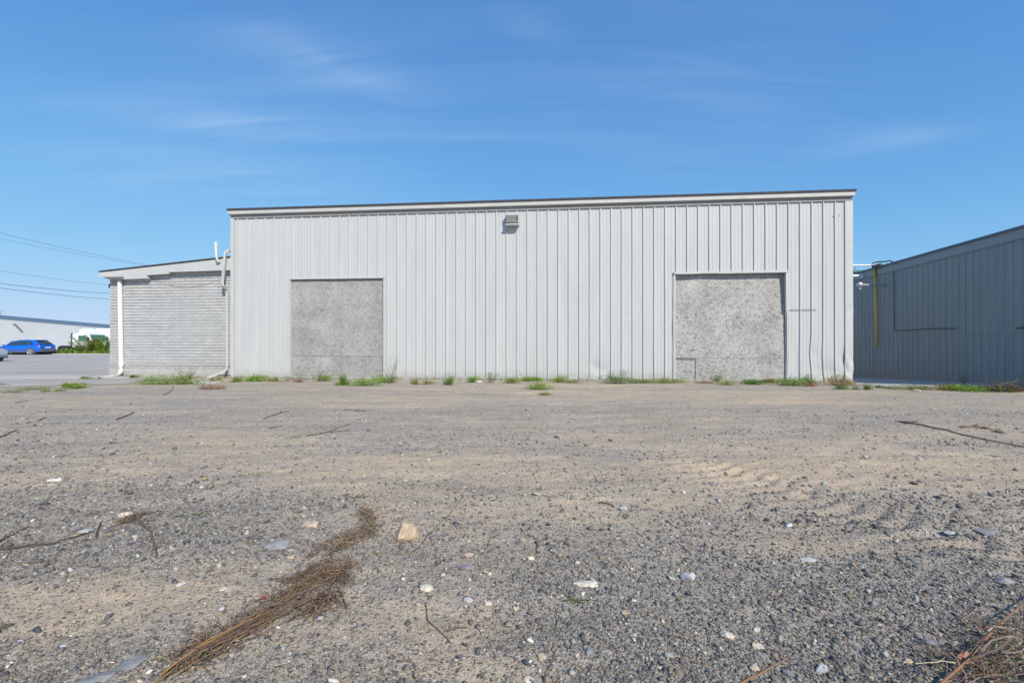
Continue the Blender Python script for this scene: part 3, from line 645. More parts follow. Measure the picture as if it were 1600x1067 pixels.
mb = MB(); nbox(mb, -.1, ENDU+.1, -.07, .0, 4.62, EZ-.05); mb.build('fascia', M['slate_trim'], nb)
mb = MB(); nbox(mb, -.15, ENDU+.15, -.13, 18.2, EZ-.048, EZ+.03); mb.build('roof', M['navy'], nb)
mb = MB(); nbox(mb, -.05, ENDU, -.05, -.035, -1.9, -.0); 
# conduits
def n3(px, py, out=.06): return (NU(px), -NS*out, NZ(px, py))
mb = MB(); mb.tube([n3(1399, 417), n3(1400, 516.5)], .014, 5); mb.tube([n3(1400, 516.5), n3(1420, 516), n3(1450, 513.5), n3(1497, 513)], .017, 5)
mb.tube([n3(1592, 513), n3(1599, 512), n3(1640, 509)], .025, 5); mb.build('conduit', M['dark'], nb)
mb = MB(); mb.tube([n3(1373, 411, .25), n3(1380, 409, .2), n3(1390, 408.5, .15), n3(1396, 407, .15), n3(1400, 409, .12), n3(1404, 413, .05)], .03, 6); nbox(mb, NU(1379)-.3, NU(1379)+.25, -.3, -.14, EZ-.04, EZ+.10); mb.build('cable', M['dark'], nb)
mb = MB(); c = n3(1371.5, 413.5, .12); d = n3(1374.5, 541, .12); mb.tube([c, d], .042, 8); mb.build('gas_pipe', M['yellow'], nb, smooth=True)['label'] = 'yellow gas pipe'
# pipes crossing from the wall over the corridor
P_ = lambda x, y, z: nb.matrix_world
nb_m = Matrix.Translation((FAR.x, FAR.y, 0)) @ Matrix.Rotation(RN, 4, 'Z')
def pipe_world(name, p0, p1, r, m, label, cat, capend=False):
    e_ = empty(name, p0, 0, label, cat); mb = MB(); q = Vector(p1)-Vector(p0)
    mb.tube([(0, 0, 0), q], r, 10); mb.build('pipe', m, e_, smooth=False)
    mb = MB(); mb.tube([-q.normalized()*.02, q.normalized()*.14], r*1.5, 10); mb.build('collar', m, e_); return e_
w0 = nb_m @ Vector(n3(1372, 414.5, .05)); zc = w0.z
pipe_world('overhead_pipe', w0, (12.0, w0.y-.2, zc-.05), .045, M['white_pipe'], 'thin white pipe crossing the alley at roof height beside the yellow gas pipe', 'pipe')
w0 = nb_m @ Vector(n3(1351, 431, .05))
pipe_world('overhead_gutter', w0, (12.2, w0.y-.2, w0.z-.1), .07, M['white_pipe'], 'thick white pipe crossing the alley just below the neighbour eave', 'pipe')
w0 = nb_m @ Vector(n3(1384, 446, .0)); w1 = w0+Vector((-1.35, -.2, 0))
e_ = empty('vent_pipe', w0, 0, 'short silver vent pipe sticking out of the blue-grey wall', 'vent pipe')
mb = MB(); mb.tube([(0, 0, 0), w1-w0], .05, 10); mb.build('pipe', M['alloy'], e_, smooth=False)
mb = MB(); q = w1-w0; mb.tube([q+Vector((.12, 0, 0)), q, q+Vector((-.12, 0, .02))], [.05, .13, .10], 12); mb.tube([q+Vector((-.02, 0, -.05)), q+Vector((-.02, 0, -.22))], .05, 8); mb.build('vent_cap', M['alloy'], e_)

# ------------------------------------------------------------------ far left: long pale building, power lines
def fp(px, ytop, hh):       # eave hh above the eye
    Yd = hh*F/(HOR-ytop); return Vector(((px-800)/F*Yd, Yd))
F0 = Vector((-800/F*84, 84.)); F1 = Vector(((172-800)/F*88, 88.)); TF = (F1-F0).normalized(); NF = Vector((TF.y, -TF.x))
ZF0 = CAMZ+37/F*84; ZF1 = CAMZ+22.5/F*88; LF = (F1-F0).length
zf_ = lambda s_: ZF0+(ZF1-ZF0)*s_/LF
fb = empty('far_building', (F0.x, F0.y, 0), 0, 'long pale blue-white ribbed building far off on the left', 'building')
mb = MB(); S0, S1 = -26, LF+12; k = 0; nseg = int((S1-S0)/.48); prevs = []
ws = []
for i in range(nseg):
    s0 = S0+i*.48
    for du, h in ((0, 0), (.04, .05), (.12, .05), (.16, 0)): ws.append((s0+du, h))
for (s_, h) in ws:
    p = TF*s_+NF*h
    for z in (-.1, zf_(s_)-.02): mb.v.append((p.x, p.y, z)); mb.c.append((1, 1, 1))
for i in range(len(ws)-1): mb.f.append((2*i, 2*i+2, 2*i+3, 2*i+1))
mb.build('siding', M['bluewhite'], fb)
mb = MB()
a_ = TF*S0+NF*.15; b_ = TF*S1+NF*.15; c_ = b_-NF*30; d_ = a_-NF*30
def slab(mb, ps, z0, z1):
    n = len(ps); mb.add([(p.x, p.y, z0) for p in ps]+[(p.x, p.y, z1) for p in ps], [tuple(range(n-1, -1, -1)), tuple(range(n, 2*n))]+[(i, (i+1) % n, n+(i+1) % n, n+i) for i in range(n)])
n_ = len(mb.v); zz0, zz1 = zf_(S0), zf_(S1)
mb.add([(a_.x, a_.y, zz0), (b_.x, b_.y, zz1), (c_.x, c_.y, zz1), (d_.x, d_.y, zz0), (a_.x, a_.y, zz0+.19), (b_.x, b_.y, zz1+.19), (c_.x, c_.y, zz1+.19), (d_.x, d_.y, zz0+.19)], [(0,3,2,1),(4,5,6,7),(0,1,5,4),(1,2,6,5),(2,3,7,6),(3,0,4,7)]); mb.build('roof', M['navy'], fb)
mb = MB(); slab(mb, [p-NF*.2 for p in (a_, b_)]+[c_+NF*.2, d_+NF*.2], -.1, zf_(S1)-.05); mb.build('wall', M['bluewhite'], fb)
def fz(px, py, out=.2):
    # intersect ray with facade
    d = Vector(((px-800)/F, 1)); k = d.x*(-TF.y)+TF.x*d.y; s_ = (F0.x*(-TF.y)+TF.x*F0.y)/k; P = d*s_
    return (P.x-F0.x+NF.x*out, P.y-F0.y+NF.y*out, CAMZ+(HOR-py)/F*P.y)
for (p, q) in (((22, 506.5), (36, 518)), ((126, 512.5), (138, 522))):
    mb = MB(); a = fz(*p); b = fz(*q); m_ = fz(p[0]+3, p[1]+.5)
    mb.tube([a, m_, b], .11, 5); mb.build('lamp_arm', M['plastic'], fb)
wires = [((0, 364), (218, 412), 'thin power line, topmost of those over the annex', .022), ((0, 373), (215, 413), 'faint power line just below the topmost one', .016), ((0, 423), (172, 445.5), 'faint middle power line left of the annex', .020),
         ((0, 443), (172, 458.5), 'dark power line, upper of the lowest pair', .032), ((0, 450), (172, 467.5), 'dark power line, lowest in the sky', .030)]
for (p, q, lab, r) in wires:
    Y0, Y1 = 34., 47.
    a = Vector(((p[0]-800)/F*Y0, Y0, CAMZ+(HOR-p[1])/F*Y0)); b = Vector(((q[0]-800)/F*Y1, Y1, CAMZ+(HOR-q[1])/F*Y1)); d = b-a
    mb = MB(); pts_ = []
    for i in range(-24, 49):
        t_ = i/24; pts_.append(d*t_+Vector((0, 0, -.35*4*t_*(1-t_)*.25)))
    mb.tube(pts_, r*.7, 5); o = mb.build('power_line', M['wire']); o.location = a; tag(o, lab, 'power line', 'power lines crossing the sky at left')

# ------------------------------------------------------------------ vehicles
def loft(secs):
    mb = MB(); n = len(secs[0]); mb.v = [p for s_ in secs for p in s_]; mb.c = [(1, 1, 1)]*len(mb.v)
    for i in range(len(secs)-1):
        for j in range(n-1):
            a = i*n+j; mb.f.append((a, a+1, a+n+1, a+n))
    mb.f.append(tuple(range(n-1, -1, -1))); mb.f.append(tuple((len(secs)-1)*n+j for j in range(n))); return mb
# x: 0 rear .. 4.4 nose
ST = [(0, .42, .92, .92, .76), (.06, .30, .98, 1.02, .84), (.30, .28, .99, 1.26, .89), (.62, .27, 1.00, 1.50, .90), (.85, .27, 1.00, 1.57, .90), (1.5, .27, .99, 1.62, .90), (2.2, .27, .97, 1.60, .90), (2.75, .27, .96, 1.46, .90),
      (3.3, .27, .96, .99, .90), (3.8, .28, .90, .91, .88), (4.2, .30, .80, .81, .82), (4.38, .38, .66, .66, .66)]
def wid(z, b, r, w): return w if z <= b else w-(z-b)*.42
def car(name, loc, rz, paint, label):
    e = empty(name, loc, rz, label, 'car')
    secs = []
    for x, zb, b, r, w in ST:
        wr = wid(r, b, r, w)-.02; h = [(w-.10, zb), (w-.02, zb+.10), (w, (zb+b)/2), (w-.02, b-.02), (w-.05, b), (wr, r-.03), (wr-.16, r)]
        if r-b < .06: h[5] = (w-.12, r); h[6] = (w-.3, r+.01)
        L_ = [(x-2.2, -y, z) for y, z in h]; secs.append([(x-2.2, 0, zb)]+L_+[(x-2.2, 0, r+.015)]+[(p[0], -p[1], p[2]) for p in reversed(L_)]+[(x-2.2, 0, zb)])
    b_ = loft(secs).build('body', paint, e, smooth=True)
    def side(x, t):       # t: 0 belt,1 roof
        xs_ = [s_[0] for s_ in ST]; b = np.interp(x, xs_, [s_[2] for s_ in ST]); r = np.interp(x, xs_, [s_[3] for s_ in ST]); w = np.interp(x, xs_, [s_[4] for s_ in ST])
        z = b+(r-b)*t; return (x-2.2, (w-.05)+(wid(r, b, r, w)-.02-(w-.05))*t+.008, z)
    for sgn in (1, -1):
        for q in (((.55, .12), (1.05, .10), (1.10, .80), (.80, .70)), ((1.14, .08), (1.95, .08), (1.95, .84), (1.18, .82)), ((2.02, .08), (3.0, .10), (2.72, .72), (2.02, .84))):
            mb = MB(); ps = [side(*p) for p in q]; mb.add([(p[0], sgn*p[1], p[2]) for p in ps], [(0, 1, 2, 3)]); mb.build('window', M['glass'], e)
        for wx in (.82, 3.45):
            mb = MB(); mb.tube([(wx-2.2, sgn*.60, .36), (wx-2.2, sgn*.905, .36)], .40, 18); mb.build('wheel_arch', M['plastic'], e)
            mb = MB(); mb.tube([(wx-2.2, sgn*.66, .33), (wx-2.2, sgn*.915, .33)], .335, 20); tw = mb.build('wheel', M['black'], e)
            mb = MB()
            mb.tube([(wx-2.2, sgn*.90, .33), (wx-2.2, sgn*.922, .33)], .07, 10)
            for k in range(5):
                t_ = k*2*math.pi/5+.3; mb.tube([(wx-2.2, sgn*.925, .33), (wx-2.2+math.cos(t_)*.23, sgn*.925, .33+math.sin(t_)*.23)], .042, 4)
            ring = [(wx-2.2+math.cos(i*math.pi/9)*.235, sgn*.92, .33+math.sin(i*math.pi/9)*.235) for i in range(19)]
            mb.tube(ring, .03, 5, cap=False); mb.build('rim', M['alloy'], tw)
        mb = MB(); mb.box(.35-2.2, 4.1-2.2, sgn*.86 if sgn > 0 else -.915, .915 if sgn > 0 else -.86, .25, .40); mb.build('sill', M['plastic'], e)
        mb = MB(); mb.add([(-2.14, sgn*.50, 1.03), (-2.10, sgn*.84, 1.05), (-1.80, sgn*.875, 1.14), (-1.93, sgn*.55, 1.22), (-2.17, sgn*.5, .93), (-2.13, sgn*.85, .93)], [(0, 1, 2, 3), (0, 4, 5, 1)]); mb.build('tail_light', M['red'], e)
        mb = MB(); mb.box(1.0, 1.15, min(sgn*.88, sgn*1.02), max(sgn*.88, sgn*1.02), .98, 1.10); mb.build('mirror', paint, e, bevel=.02)
        mb = MB(); mb.add([(1.97, sgn*.845, .70), (2.12, sgn*.70, .68), (2.06, sgn*.74, .80), (1.90, sgn*.865, .82)], [(0, 1, 2, 3)]); mb.build('headlight', M['alloy'], e)
    mb = MB(); mb.add([(-2.125, -.62, 1.07), (-2.125, .62, 1.07), (-1.62, .52, 1.50), (-1.62, -.52, 1.50)], [(0, 1, 2, 3)]); mb.add([(.62, -.62, 1.45), (.62, .62, 1.45), (1.12, .72, 1.02), (1.12, -.72, 1.02)], [(0, 1, 2, 3)])
    for i in (0, 1): pass
    mb.v = [(x-(.02 if x < 0 else -.02), y, z+.02) for x, y, z in mb.v]; mb.build('window', M['glass'], e)
    mb = MB(); mb.box(-2.24, -2.12, -.78, .78, .34, .60); mb.build('bumper', M['plastic'], e, bevel=.03)
    mb = MB(); mb.box(-1.72, -1.45, -.56, .56, 1.55, 1.60); mb.build('spoiler', paint, e)
    mb = MB(); mb.box(-2.225, -2.20, -.26, .26, .72, .84); mb.build('number_plate', M['white_paint'], e)
    return e
cx = (65-800)/F*50.4+2.2-2.2
car('parked_car', (-53.9, 50.4, .0), math.pi, M['blue'], 'blue hatchback parked in front of the pale building').scale = (1.14, 1.1, 1.02)
car('parked_car', (-37.9, 31.6, 0), 0, M['silver'], 'silver car cut off by the left edge of the picture')
# bobtail truck facing right
tx, ty = -53.0, 57.6
tr = empty('truck', (tx, ty, 0), 0, 'white truck cab with green windshield behind the bushes', 'truck')
mb = MB()
secs = [[(x, -1.2+i_, .75), (x, -1.2+i_, zt-.15), (x, -1.05+i_, zt), (x, 1.05-i_, zt), (x, 1.2-i_, zt-.15), (x, 1.2-i_, .75)] for x, zt, i_ in ((-1.5, 2.45, 0), (.2, 2.48, 0), (.45, 2.40, .02), (.85, 1.5, .04), (1.6, 1.32, .12), (1.85, 1.05, .22))]
loft(secs).build('cab', M['white_paint'], tr)
mb = MB(); mb.add([(.49, -1.03, 2.30), (.49, 1.03, 2.30), (.87, 1.06, 1.50), (.87, -1.06, 1.50)], [(0, 1, 2, 3)]); mb.v = [(x+.02, y, z+.02) for x, y, z in mb.v]
M['green_glass'] = mat('green_glass', (0.05, 0.16, 0.13), .1, spec=.8); mb.build('windshield', M['green_glass'], tr)
for sg_ in (-1, 1):
    mb = MB(); mb.add([(-.75, sg_*1.21, 1.5), (.45, sg_*1.21, 1.5), (.15, sg_*1.21, 2.2), (-.75, sg_*1.21, 2.2)], [(0, 1, 2, 3)]); mb.build('window', M['green_glass'], tr)
    mb = MB(); mb.tube([(1.0, sg_*.8, .48), (1.0, sg_*1.16, .48)], .48, 18); mb.build('wheel', M['black'], tr)
    mb = MB(); mb.tube([(-2.9, sg_*.6, .48), (-2.9, sg_*1.16, .48)], .48, 18); mb.build('wheel', M['black'], tr)
    mb = MB(); mb.box(.55, .65, min(sg_*1.25, sg_*1.45), max(sg_*1.25, sg_*1.45), 1.5, 2.0); mb.build('mirror', M['black'], tr)
mb = MB(); mb.add([(-1.0, -.95, 2.47), (.2, -.95, 2.50), (-.85, -.85, 3.12), (-1.0, .95, 2.47), (.2, .95, 2.50), (-.85, .85, 3.12)], [(0, 1, 2), (3, 5, 4), (1, 4, 5, 2), (0, 2, 5, 3)]); mb.build('wind_deflector', M['white_paint'], tr)
mb = MB(); mb.tube([(-1.72, -1.0, .8), (-1.72, -1.0, 2.5)], .11, 8); mb.build('exhaust_stack', M['black'], tr)
mb = MB(); mb.box(-4.0, 1.5, -.45, .45, .55, .80); mb.box(-3.5, -2.3, -.5, .5, .82, .95); mb.build('chassis', M['black'], tr)
mb = MB(); mb.box(1.80, 1.88, -.7, .7, .75, 1.05); mb.box(1.7, 1.95, -1.1, 1.1, .40, .66); mb.build('grille', M['alloy'], tr)
Y_ = 64.0
tl = empty('box_trailer', ((172-800)/F*Y_+.3, Y_, 0), 0, 'white box trailer right of the truck, mostly hidden by the annex', 'trailer')
mb = MB(); mb.box(-1.2, 6, -1.2, 1.2, .95, 3.3); mb.build('box', M['white_paint'], tl)
mb = MB(); mb.box(-1.1, 5.9, -.5, .5, .7, .94); mb.build('chassis', M['black'], tl)
for sg_ in (-1, 1):
    for wx in (4.2, 5.2): mb = MB(); mb.tube([(wx, sg_*.7, .48), (wx, sg_*1.15, .48)], .48, 16); mb.build('wheel', M['black'], tl)

# ------------------------------------------------------------------ plants
def rnd_col(rg, base, v=.25, hue=.12):
    k_ = rg.uniform(1-v, 1+v); return tuple(max(.003, c*k_*rg.uniform(1-hue, 1+hue)) for c in base)
GREEN = (.18, .31, .035); BRIGHT = (.26, .44, .04); DARKG = (.085, .15, .035); YEL = (.30, .30, .05); TAN = (.30, .22, .12); BROWN = (.17, .115, .07); ORANGE = (.42, .20, .08); RED = (.26, .13, .10)
def leaf(mb, p, d, up, l, w, col):
    d = d.normalized(); s_ = d.cross(up)
    if s_.length < .05: s_ = d.cross(Vector((1, 0, 0)))
    s_.normalize(); n = s_.cross(d); mb.col = col
    mb.add([p, p+d*l*.45+s_*w*.5+n*l*.06, p+d*l-n*l*.10, p+d*l*.45-s_*w*.5+n*l*.06], [(0, 1, 2, 3)])
def blade(mb, p, lean, h, w, col):
    mb.col = col; s_ = Vector((-lean.y, lean.x, 0)); s_ = s_.normalized() if s_.length > 1e-4 else Vector((1, 0, 0))
    q1 = p+lean*.35*h+Vector((0, 0, h*.6)); q2 = p+lean*h+Vector((0, 0, h*(1-.35*lean.length)))
    mb.add([p-s_*w/2, p+s_*w/2, q1+s_*w*.35, q1-s_*w*.35, q2], [(0, 1, 2, 3), (3, 2, 4)])
def weed(kind, w, dp, h, cols, rg, mb=None):
    mb = mb or MB(); area = w*dp
    pick = lambda: rnd_col(rg, rg.choice(cols))
    def base(): 
        a = rg.uniform(0, 2*math.pi); r_ = math.sqrt(rg.random()); return Vector((math.cos(a)*r_*w/2, math.sin(a)*r_*dp/2, 0)), r_
    if kind in ('leafy', 'mat', 'bush'):
        n = int({'leafy': 1500, 'mat': 1300, 'bush': 2000}[kind]*max(.12, min(1.6, w*1.5))) if w > .1 else 26
        # stems with leaves so the outline is uneven
        ns = max(5, int(14*min(2.5, w*2)))
        stems = []
        for _ in range(ns):
            b_, r_ = base(); hh = h*rg.uniform(.35, 1.0)*(1-.45*r_); tip = b_*1.15+Vector((rg.gauss(0, .06), rg.gauss(0, .06), hh)); stems.append((b_, tip, hh))
            mb.col = rnd_col(rg, (.12, .14, .05)); mb.tube([Vector((0, 0, .004)), b_, (b_+tip)/2+Vector((rg.gauss(0, .01), 0, 0)), tip], [.003, .004, .003, .0015], 4)
        ls = {'leafy': .050, 'mat': .034, 'bush': .038}[kind]*min(1, max(.25, h/.14))
        for _ in range(n):
            b_, tip, hh = rg.choice(stems); t_ = rg.random()**.7
            sp = (.05+.10*(1-t_*.5)*min(1.2, w*2))*min(1, w/.35)
            p = b_.lerp(tip, t_)+Vector((rg.gauss(0, sp), rg.gauss(0, sp), rg.gauss(0, sp*.25))); p.z = max(.004, p.z)
            leaf(mb, p, Vector((rg.gauss(0, 1), rg.gauss(0, 1), rg.uniform(-.15, .9))), Vector((rg.gauss(0, .4), rg.gauss(0, .4), 1)), ls*rg.uniform(.5, 1.35), ls*rg.uniform(.25, .6), pick())
    elif kind == 'grass':
        n = int(260*max(.25, min(3, w*2)))
        cl = [base()[0] for _ in range(max(3, int(8*w)))]
        for b_ in cl: mb.col = rnd_col(rg, TAN); mb.tube([Vector((0, 0, .004)), b_*.5+Vector((0, 0, .006)), b_], .003, 3)
        for _ in range(n):
            ki = rg.randrange(len(cl)); b_ = cl[ki]+Vector((rg.gauss(0, .05), rg.gauss(0, .05), 0)); a = rg.uniform(0, 6.28); l_ = rg.uniform(.2, 1.0); hk = (.45, 1.0, .7, .3, .85, .55)[ki % 6]
            blade(mb, b_, Vector((math.cos(a), math.sin(a), 0))*l_, h*hk*rg.uniform(.4, 1.3), rg.uniform(.005, .010), pick())
    elif kind == 'spindly':
        for _ in range(max(4, int(9*min(2, w*2)))):
            b_, r_ = base(); b_ *= .4; tip = b_+Vector((rg.gauss(0, w*.35), rg.gauss(0, .1), h*rg.uniform(.55, 1))); mid = b_.lerp(tip, .5)+Vector((rg.gauss(0, .03), 0, 0))
            mb.col = rnd_col(rg, (.17, .17, .08)); mb.tube([b_, mid, tip], [.006, .004, .002], 4)
            for k in range(12):
                t_ = .2+.8*rg.random(); p = (b_.lerp(mid, t_*2) if t_ < .5 else mid.lerp(tip, t_*2-1)); dd = Vector((rg.gauss(0, 1), rg.gauss(0, 1), rg.uniform(0, 1.2))).normalized(); q = p+dd*rg.uniform(.03, .12)
                mb.col = rnd_col(rg, (.17, .17, .08)); mb.tube([p, q], [.002, .0012], 3, cap=False)
                for _k in range(3): leaf(mb, q+Vector((rg.gauss(0, .01), rg.gauss(0, .01), rg.gauss(0, .01))), dd+Vector((rg.gauss(0, .6), rg.gauss(0, .6), 0)), Vector((0, 0, 1)), rg.uniform(.02, .04), .014, pick())
    elif kind == 'dry':
        for _ in range(int(90*max(.3, min(2.5, w*2)))):
            b_, r_ = base(); b_ *= .7; d = Vector((rg.gauss(0, .8), rg.gauss(0, .6), rg.uniform(.15, 1.0))).normalized(); l_ = h*rg.uniform(.5, 1.3)
            mid = b_+d*l_*.5; tip = mid+(d+Vector((rg.gauss(0, .3), rg.gauss(0, .3), rg.gauss(-.15, .25)))).normalized()*l_*.5; mid.z = max(mid.z, .006); tip.z = max(tip.z, .006)
            mb.col = pick(); mb.tube([b_+Vector((0, 0, .004)), mid, tip], [.0035, .0028, .0015], 3, cap=False)
    return mb
WG = 'weeds growing along the foot of the walls'
WEEDS = [  # px, py, width px, height px, kind, colours, label
 (268, 600, 96, 15, 'leafy', [GREEN, BRIGHT, GREEN], 'wide mat of bright green weeds at the foot of the brick wall', WG),
 (293, 599, 30, 24, 'spindly', [BROWN, TAN], 'brown dead stalk standing in the green weeds by the brick wall', WG),
 (350, 597, 60, 9, 'grass', [GREEN, TAN, GREEN], 'green and straw grass under the grey downspout', WG),
 (332, 608, 62, 8, 'dry', [RED, BROWN, TAN], 'reddish dry tuft on the gravel in front of the grey downspout', WG),
 (210, 591, 8, 6, 'leafy', [YEL, GREEN], 'tiny yellow-green sprout below the brick wall right of the white downspout', WG),
 (22, 612, 30, 3.5, 'mat', [GREEN, TAN], 'low grass patch in the asphalt, leftmost of the front tufts', 'tufts in the cracked asphalt'),
 (57, 608, 25, 4, 'mat', [GREEN, TAN], 'flat green-brown tuft in the asphalt second from the left edge', 'tufts in the cracked asphalt'),
 (80, 611, 36, 4, 'grass', [GREEN, TAN], 'long thin line of dull grass in the asphalt crack', 'tufts in the cracked asphalt'),
 (106, 606, 12, 8, 'leafy', [BRIGHT, YEL], 'round yellow-green tuft in the asphalt, left of a pair', 'tufts in the cracked asphalt'),
 (127, 606, 15, 8, 'leafy', [BRIGHT, YEL], 'round yellow-green tuft in the asphalt, right of a pair', 'tufts in the cracked asphalt'),
 (138, 592.5, 36, 5, 'grass', [GREEN, DARKG], 'dark green grass beside the white downspout outlet', 'tufts in the cracked asphalt'),
 (4, 602, 12, 3, 'mat', [DARKG, TAN], 'small dull tuft touching the left edge of the picture', 'tufts in the cracked asphalt'),
 (402, 595, 26, 9, 'leafy', [GREEN, BRIGHT], 'small green clump at the left end of the warehouse wall', WG),
 (432, 596, 34, 7, 'grass', [GREEN, TAN], 'thin mixed grass left of the left boarded doorway', WG),
 (468, 597, 16, 14, 'dry', [BROWN, RED], 'brown dry tuft below the left corner of the left boarded doorway', WG),
 (495, 596, 18, 12, 'spindly', [GREEN, TAN], 'loose green stalks in front of the left boarded doorway', WG),
 (508, 595, 18, 10, 'bush', [BRIGHT, GREEN], 'bright green round clump in front of the left boarded doorway', WG),
 (541, 602, 34, 17, 'grass', [GREEN, DARKG, BRIGHT], 'tall grassy green clump in the middle of the left boarded doorway', WG),
 (576, 602, 34, 14, 'bush', [BRIGHT, BRIGHT, GREEN], 'dense bright green clump at the right end of the left doorway', WG),
 (602, 598, 22, 12, 'leafy', [GREEN, BRIGHT], 'green leafy clump just right of the left doorway', WG),
 (613, 599, 24, 32, 'spindly', [DARKG, TAN, GREEN], 'tall spindly weed with thin bare stalks right of the left doorway', WG),
 (660, 600, 38, 10, 'grass', [TAN, GREEN, TAN], 'straw coloured grass tuft against the ribbed wall', WG),
 (705, 601, 20, 16, 'grass', [DARKG, GREEN], 'dark green upright tuft left of the white stone by the wall', WG),
 (737, 597, 14, 11, 'leafy', [BRIGHT, GREEN], 'fresh green clump touching the white stone by the wall', WG),
 (765, 598, 30, 12, 'spindly', [GREEN, TAN], 'sparse stalks right of the white stone by the wall', WG),
 (802, 598, 15, 9, 'leafy', [GREEN, YEL], 'small green clump below the wall light', WG),
 (830, 595, 22, 6, 'leafy', [GREEN, BRIGHT], 'low green row of leaves right below the ribbed wall, behind the rosette', WG),
 (841, 608, 28, 9, 'bush', [GREEN, YEL, BRIGHT], 'broad-leaved rosette out on the gravel in front of the wall', WG),
 (850, 616, 15, 4, 'leafy', [GREEN, TAN], 'tiny flat weed on the gravel just in front of the rosette', WG),
 (876, 597, 16, 12, 'leafy', [YEL, BRIGHT], 'yellow-green clump against the middle of the wall', WG),
 (893, 598, 20, 5, 'mat', [GREEN, TAN], 'thin low weeds right of the yellow-green clump', WG),
 (967, 599, 36, 20, 'bush', [DARKG, GREEN], 'dark green bushy weed between the dented siding and the right doorway', WG),
 (1002, 598, 30, 5, 'mat', [GREEN, DARKG], 'low green trail right of the dark bushy weed', WG),
 (1045, 598, 58, 7, 'mat', [YEL, GREEN, YEL], 'yellow-green creeping weed at the left of the right doorway', WG),
 (1070, 595, 12, 14, 'leafy', [DARKG, GREEN], 'upright dark green sprout before the left of the right doorway', WG),
 (1100, 599, 40, 5, 'dry', [RED, TAN], 'reddish dry trail in front of the right boarded doorway', WG),
 (1122, 596, 14, 16, 'leafy', [GREEN, YEL], 'tall green sprout before the middle of the right doorway', WG),
 (1134, 601, 24, 6, 'mat', [YEL, GREEN], 'yellowish low weed in front of the tall sprout', WG),
 (1178, 600, 26, 7, 'leafy', [GREEN, DARKG], 'low green clump before the right half of the right doorway', WG),
 (1206, 598, 14, 8, 'leafy', [GREEN, TAN], 'small grey-green sprout at the right corner of the right doorway', WG),
 (1238, 602, 34, 15, 'leafy', [BRIGHT, GREEN, (.2, .3, .12)], 'pale green leafy clump just right of the right doorway', WG),
 (1265, 600, 12, 13, 'leafy', [GREEN, DARKG], 'thin green sprout above the orange leaves', WG),
 (1263, 603, 18, 7, 'mat', [ORANGE, RED], 'orange wilted leaves right of the pale green clump', WG),
 (1312, 602, 30, 16, 'leafy', [ORANGE, TAN, YEL], 'orange and tan wilted weed at the right corner of the warehouse', WG),
 (1330, 608, 54, 9, 'grass', [GREEN, DARKG], 'green grass at the mouth of the alley', WG),
 (1372, 606, 26, 4, 'grass', [GREEN, DARKG], 'thin green grass right of the alley mouth grass', WG),
 (1420, 608, 56, 6, 'mat', [GREEN, TAN, YEL], 'low row of mixed weeds along the alley slab', WG),
 (1478, 609, 18, 9, 'leafy', [YEL, ORANGE, GREEN], 'yellow-brown clump in the weed row by the alley slab', WG),
 (1508, 610, 36, 8, 'leafy', [GREEN, BRIGHT], 'green clump at the right end of the weed row', WG),
 (556, 778, 7, 9, 'leafy', [GREEN, DARKG], 'single green sprig alone on the gravel above the dead weeds', None),
 (401, 743, 26, 5, 'grass', [TAN, GREEN], 'faint straw tuft in the middle of the dirt at left', None),
 (286, 805, 10, 3, 'mat', [GREEN, YEL], 'tiny green sprout, left of two beside each other on the gravel', None),
 (306, 805, 9, 3, 'mat', [GREEN, YEL], 'tiny green sprout, right of two beside each other on the gravel', None),
 (224, 808, 14, 4, 'mat', [GREEN, BRIGHT], 'tiny green sprout right of the pale flat stone at left', None),
 (321, 820, 11, 4, 'mat', [GREEN, YEL], 'tiny sprout on the gravel touching a pale pebble', None),
 (895, 941, 9, 6, 'mat', [GREEN, BRIGHT], 'tiny green sprout below the cream slab', None),
 (463, 684, 16, 5, 'grass', [GREEN, TAN], 'faint green tuft by a black twig on the dirt', None),
]
PLANT_SPOTS = []
for i, (px, py, wpx, hpx, kind, cols, lab, grp) in enumerate(WEEDS):
    x, y = ground_pt(px, py); w = wpx*y/F; h = hpx*y/F*(1.4 if y > 8 else .7); rg = random.Random(100+i)
    mb = weed(kind, w, min(w, .45), h, cols, rg)
    o = mb.build('dry_weed' if kind == 'dry' else ('grass_tuft' if kind == 'grass' else 'weed'), M['leaf'] if kind != 'dry' else M['twig'], attr=True)
    o.location = (x, y, hz(x, y)); tag(o, lab, 'weed', grp)

rg = random.Random(55); mb = MB()
for _ in range(5500):
    t_ = rg.random(); base_ = A.lerp(B, t_) if rg.random() < .8 else A+T*(-5*rg.random())
    if mnoise.noise(Vector((t_*30, 0, 2))) < -.15 and rg.random() < .8: continue
    q = base_ - NI*abs(rg.gauss(.06, .14)) - NI*.03; z_ = hz(q.x, q.y)
    if rg.random() < .6: leaf(mb, Vector((q.x, q.y, z_+.004)), Vector((rg.gauss(0, 1), rg.gauss(0, 1), rg.uniform(0, .25))), Vector((0, 0, 1)), rg.uniform(.02, .05), .02, rnd_col(rg, rg.choice([BROWN, TAN, TAN, RED, (.22, .2, .17)])))
    else: blade(mb, Vector((q.x, q.y, z_)), Vector((rg.gauss(0, .7), rg.gauss(0, .7), 0)), rg.uniform(.04, .20), .007, rnd_col(rg, rg.choice([TAN, GREEN, GREEN, DARKG])))
tag(mb.build('leaf_litter', M['leaf'], attr=True), 'dry leaves and wisps of grass littering the foot of the walls', 'leaf litter', kind='stuff')

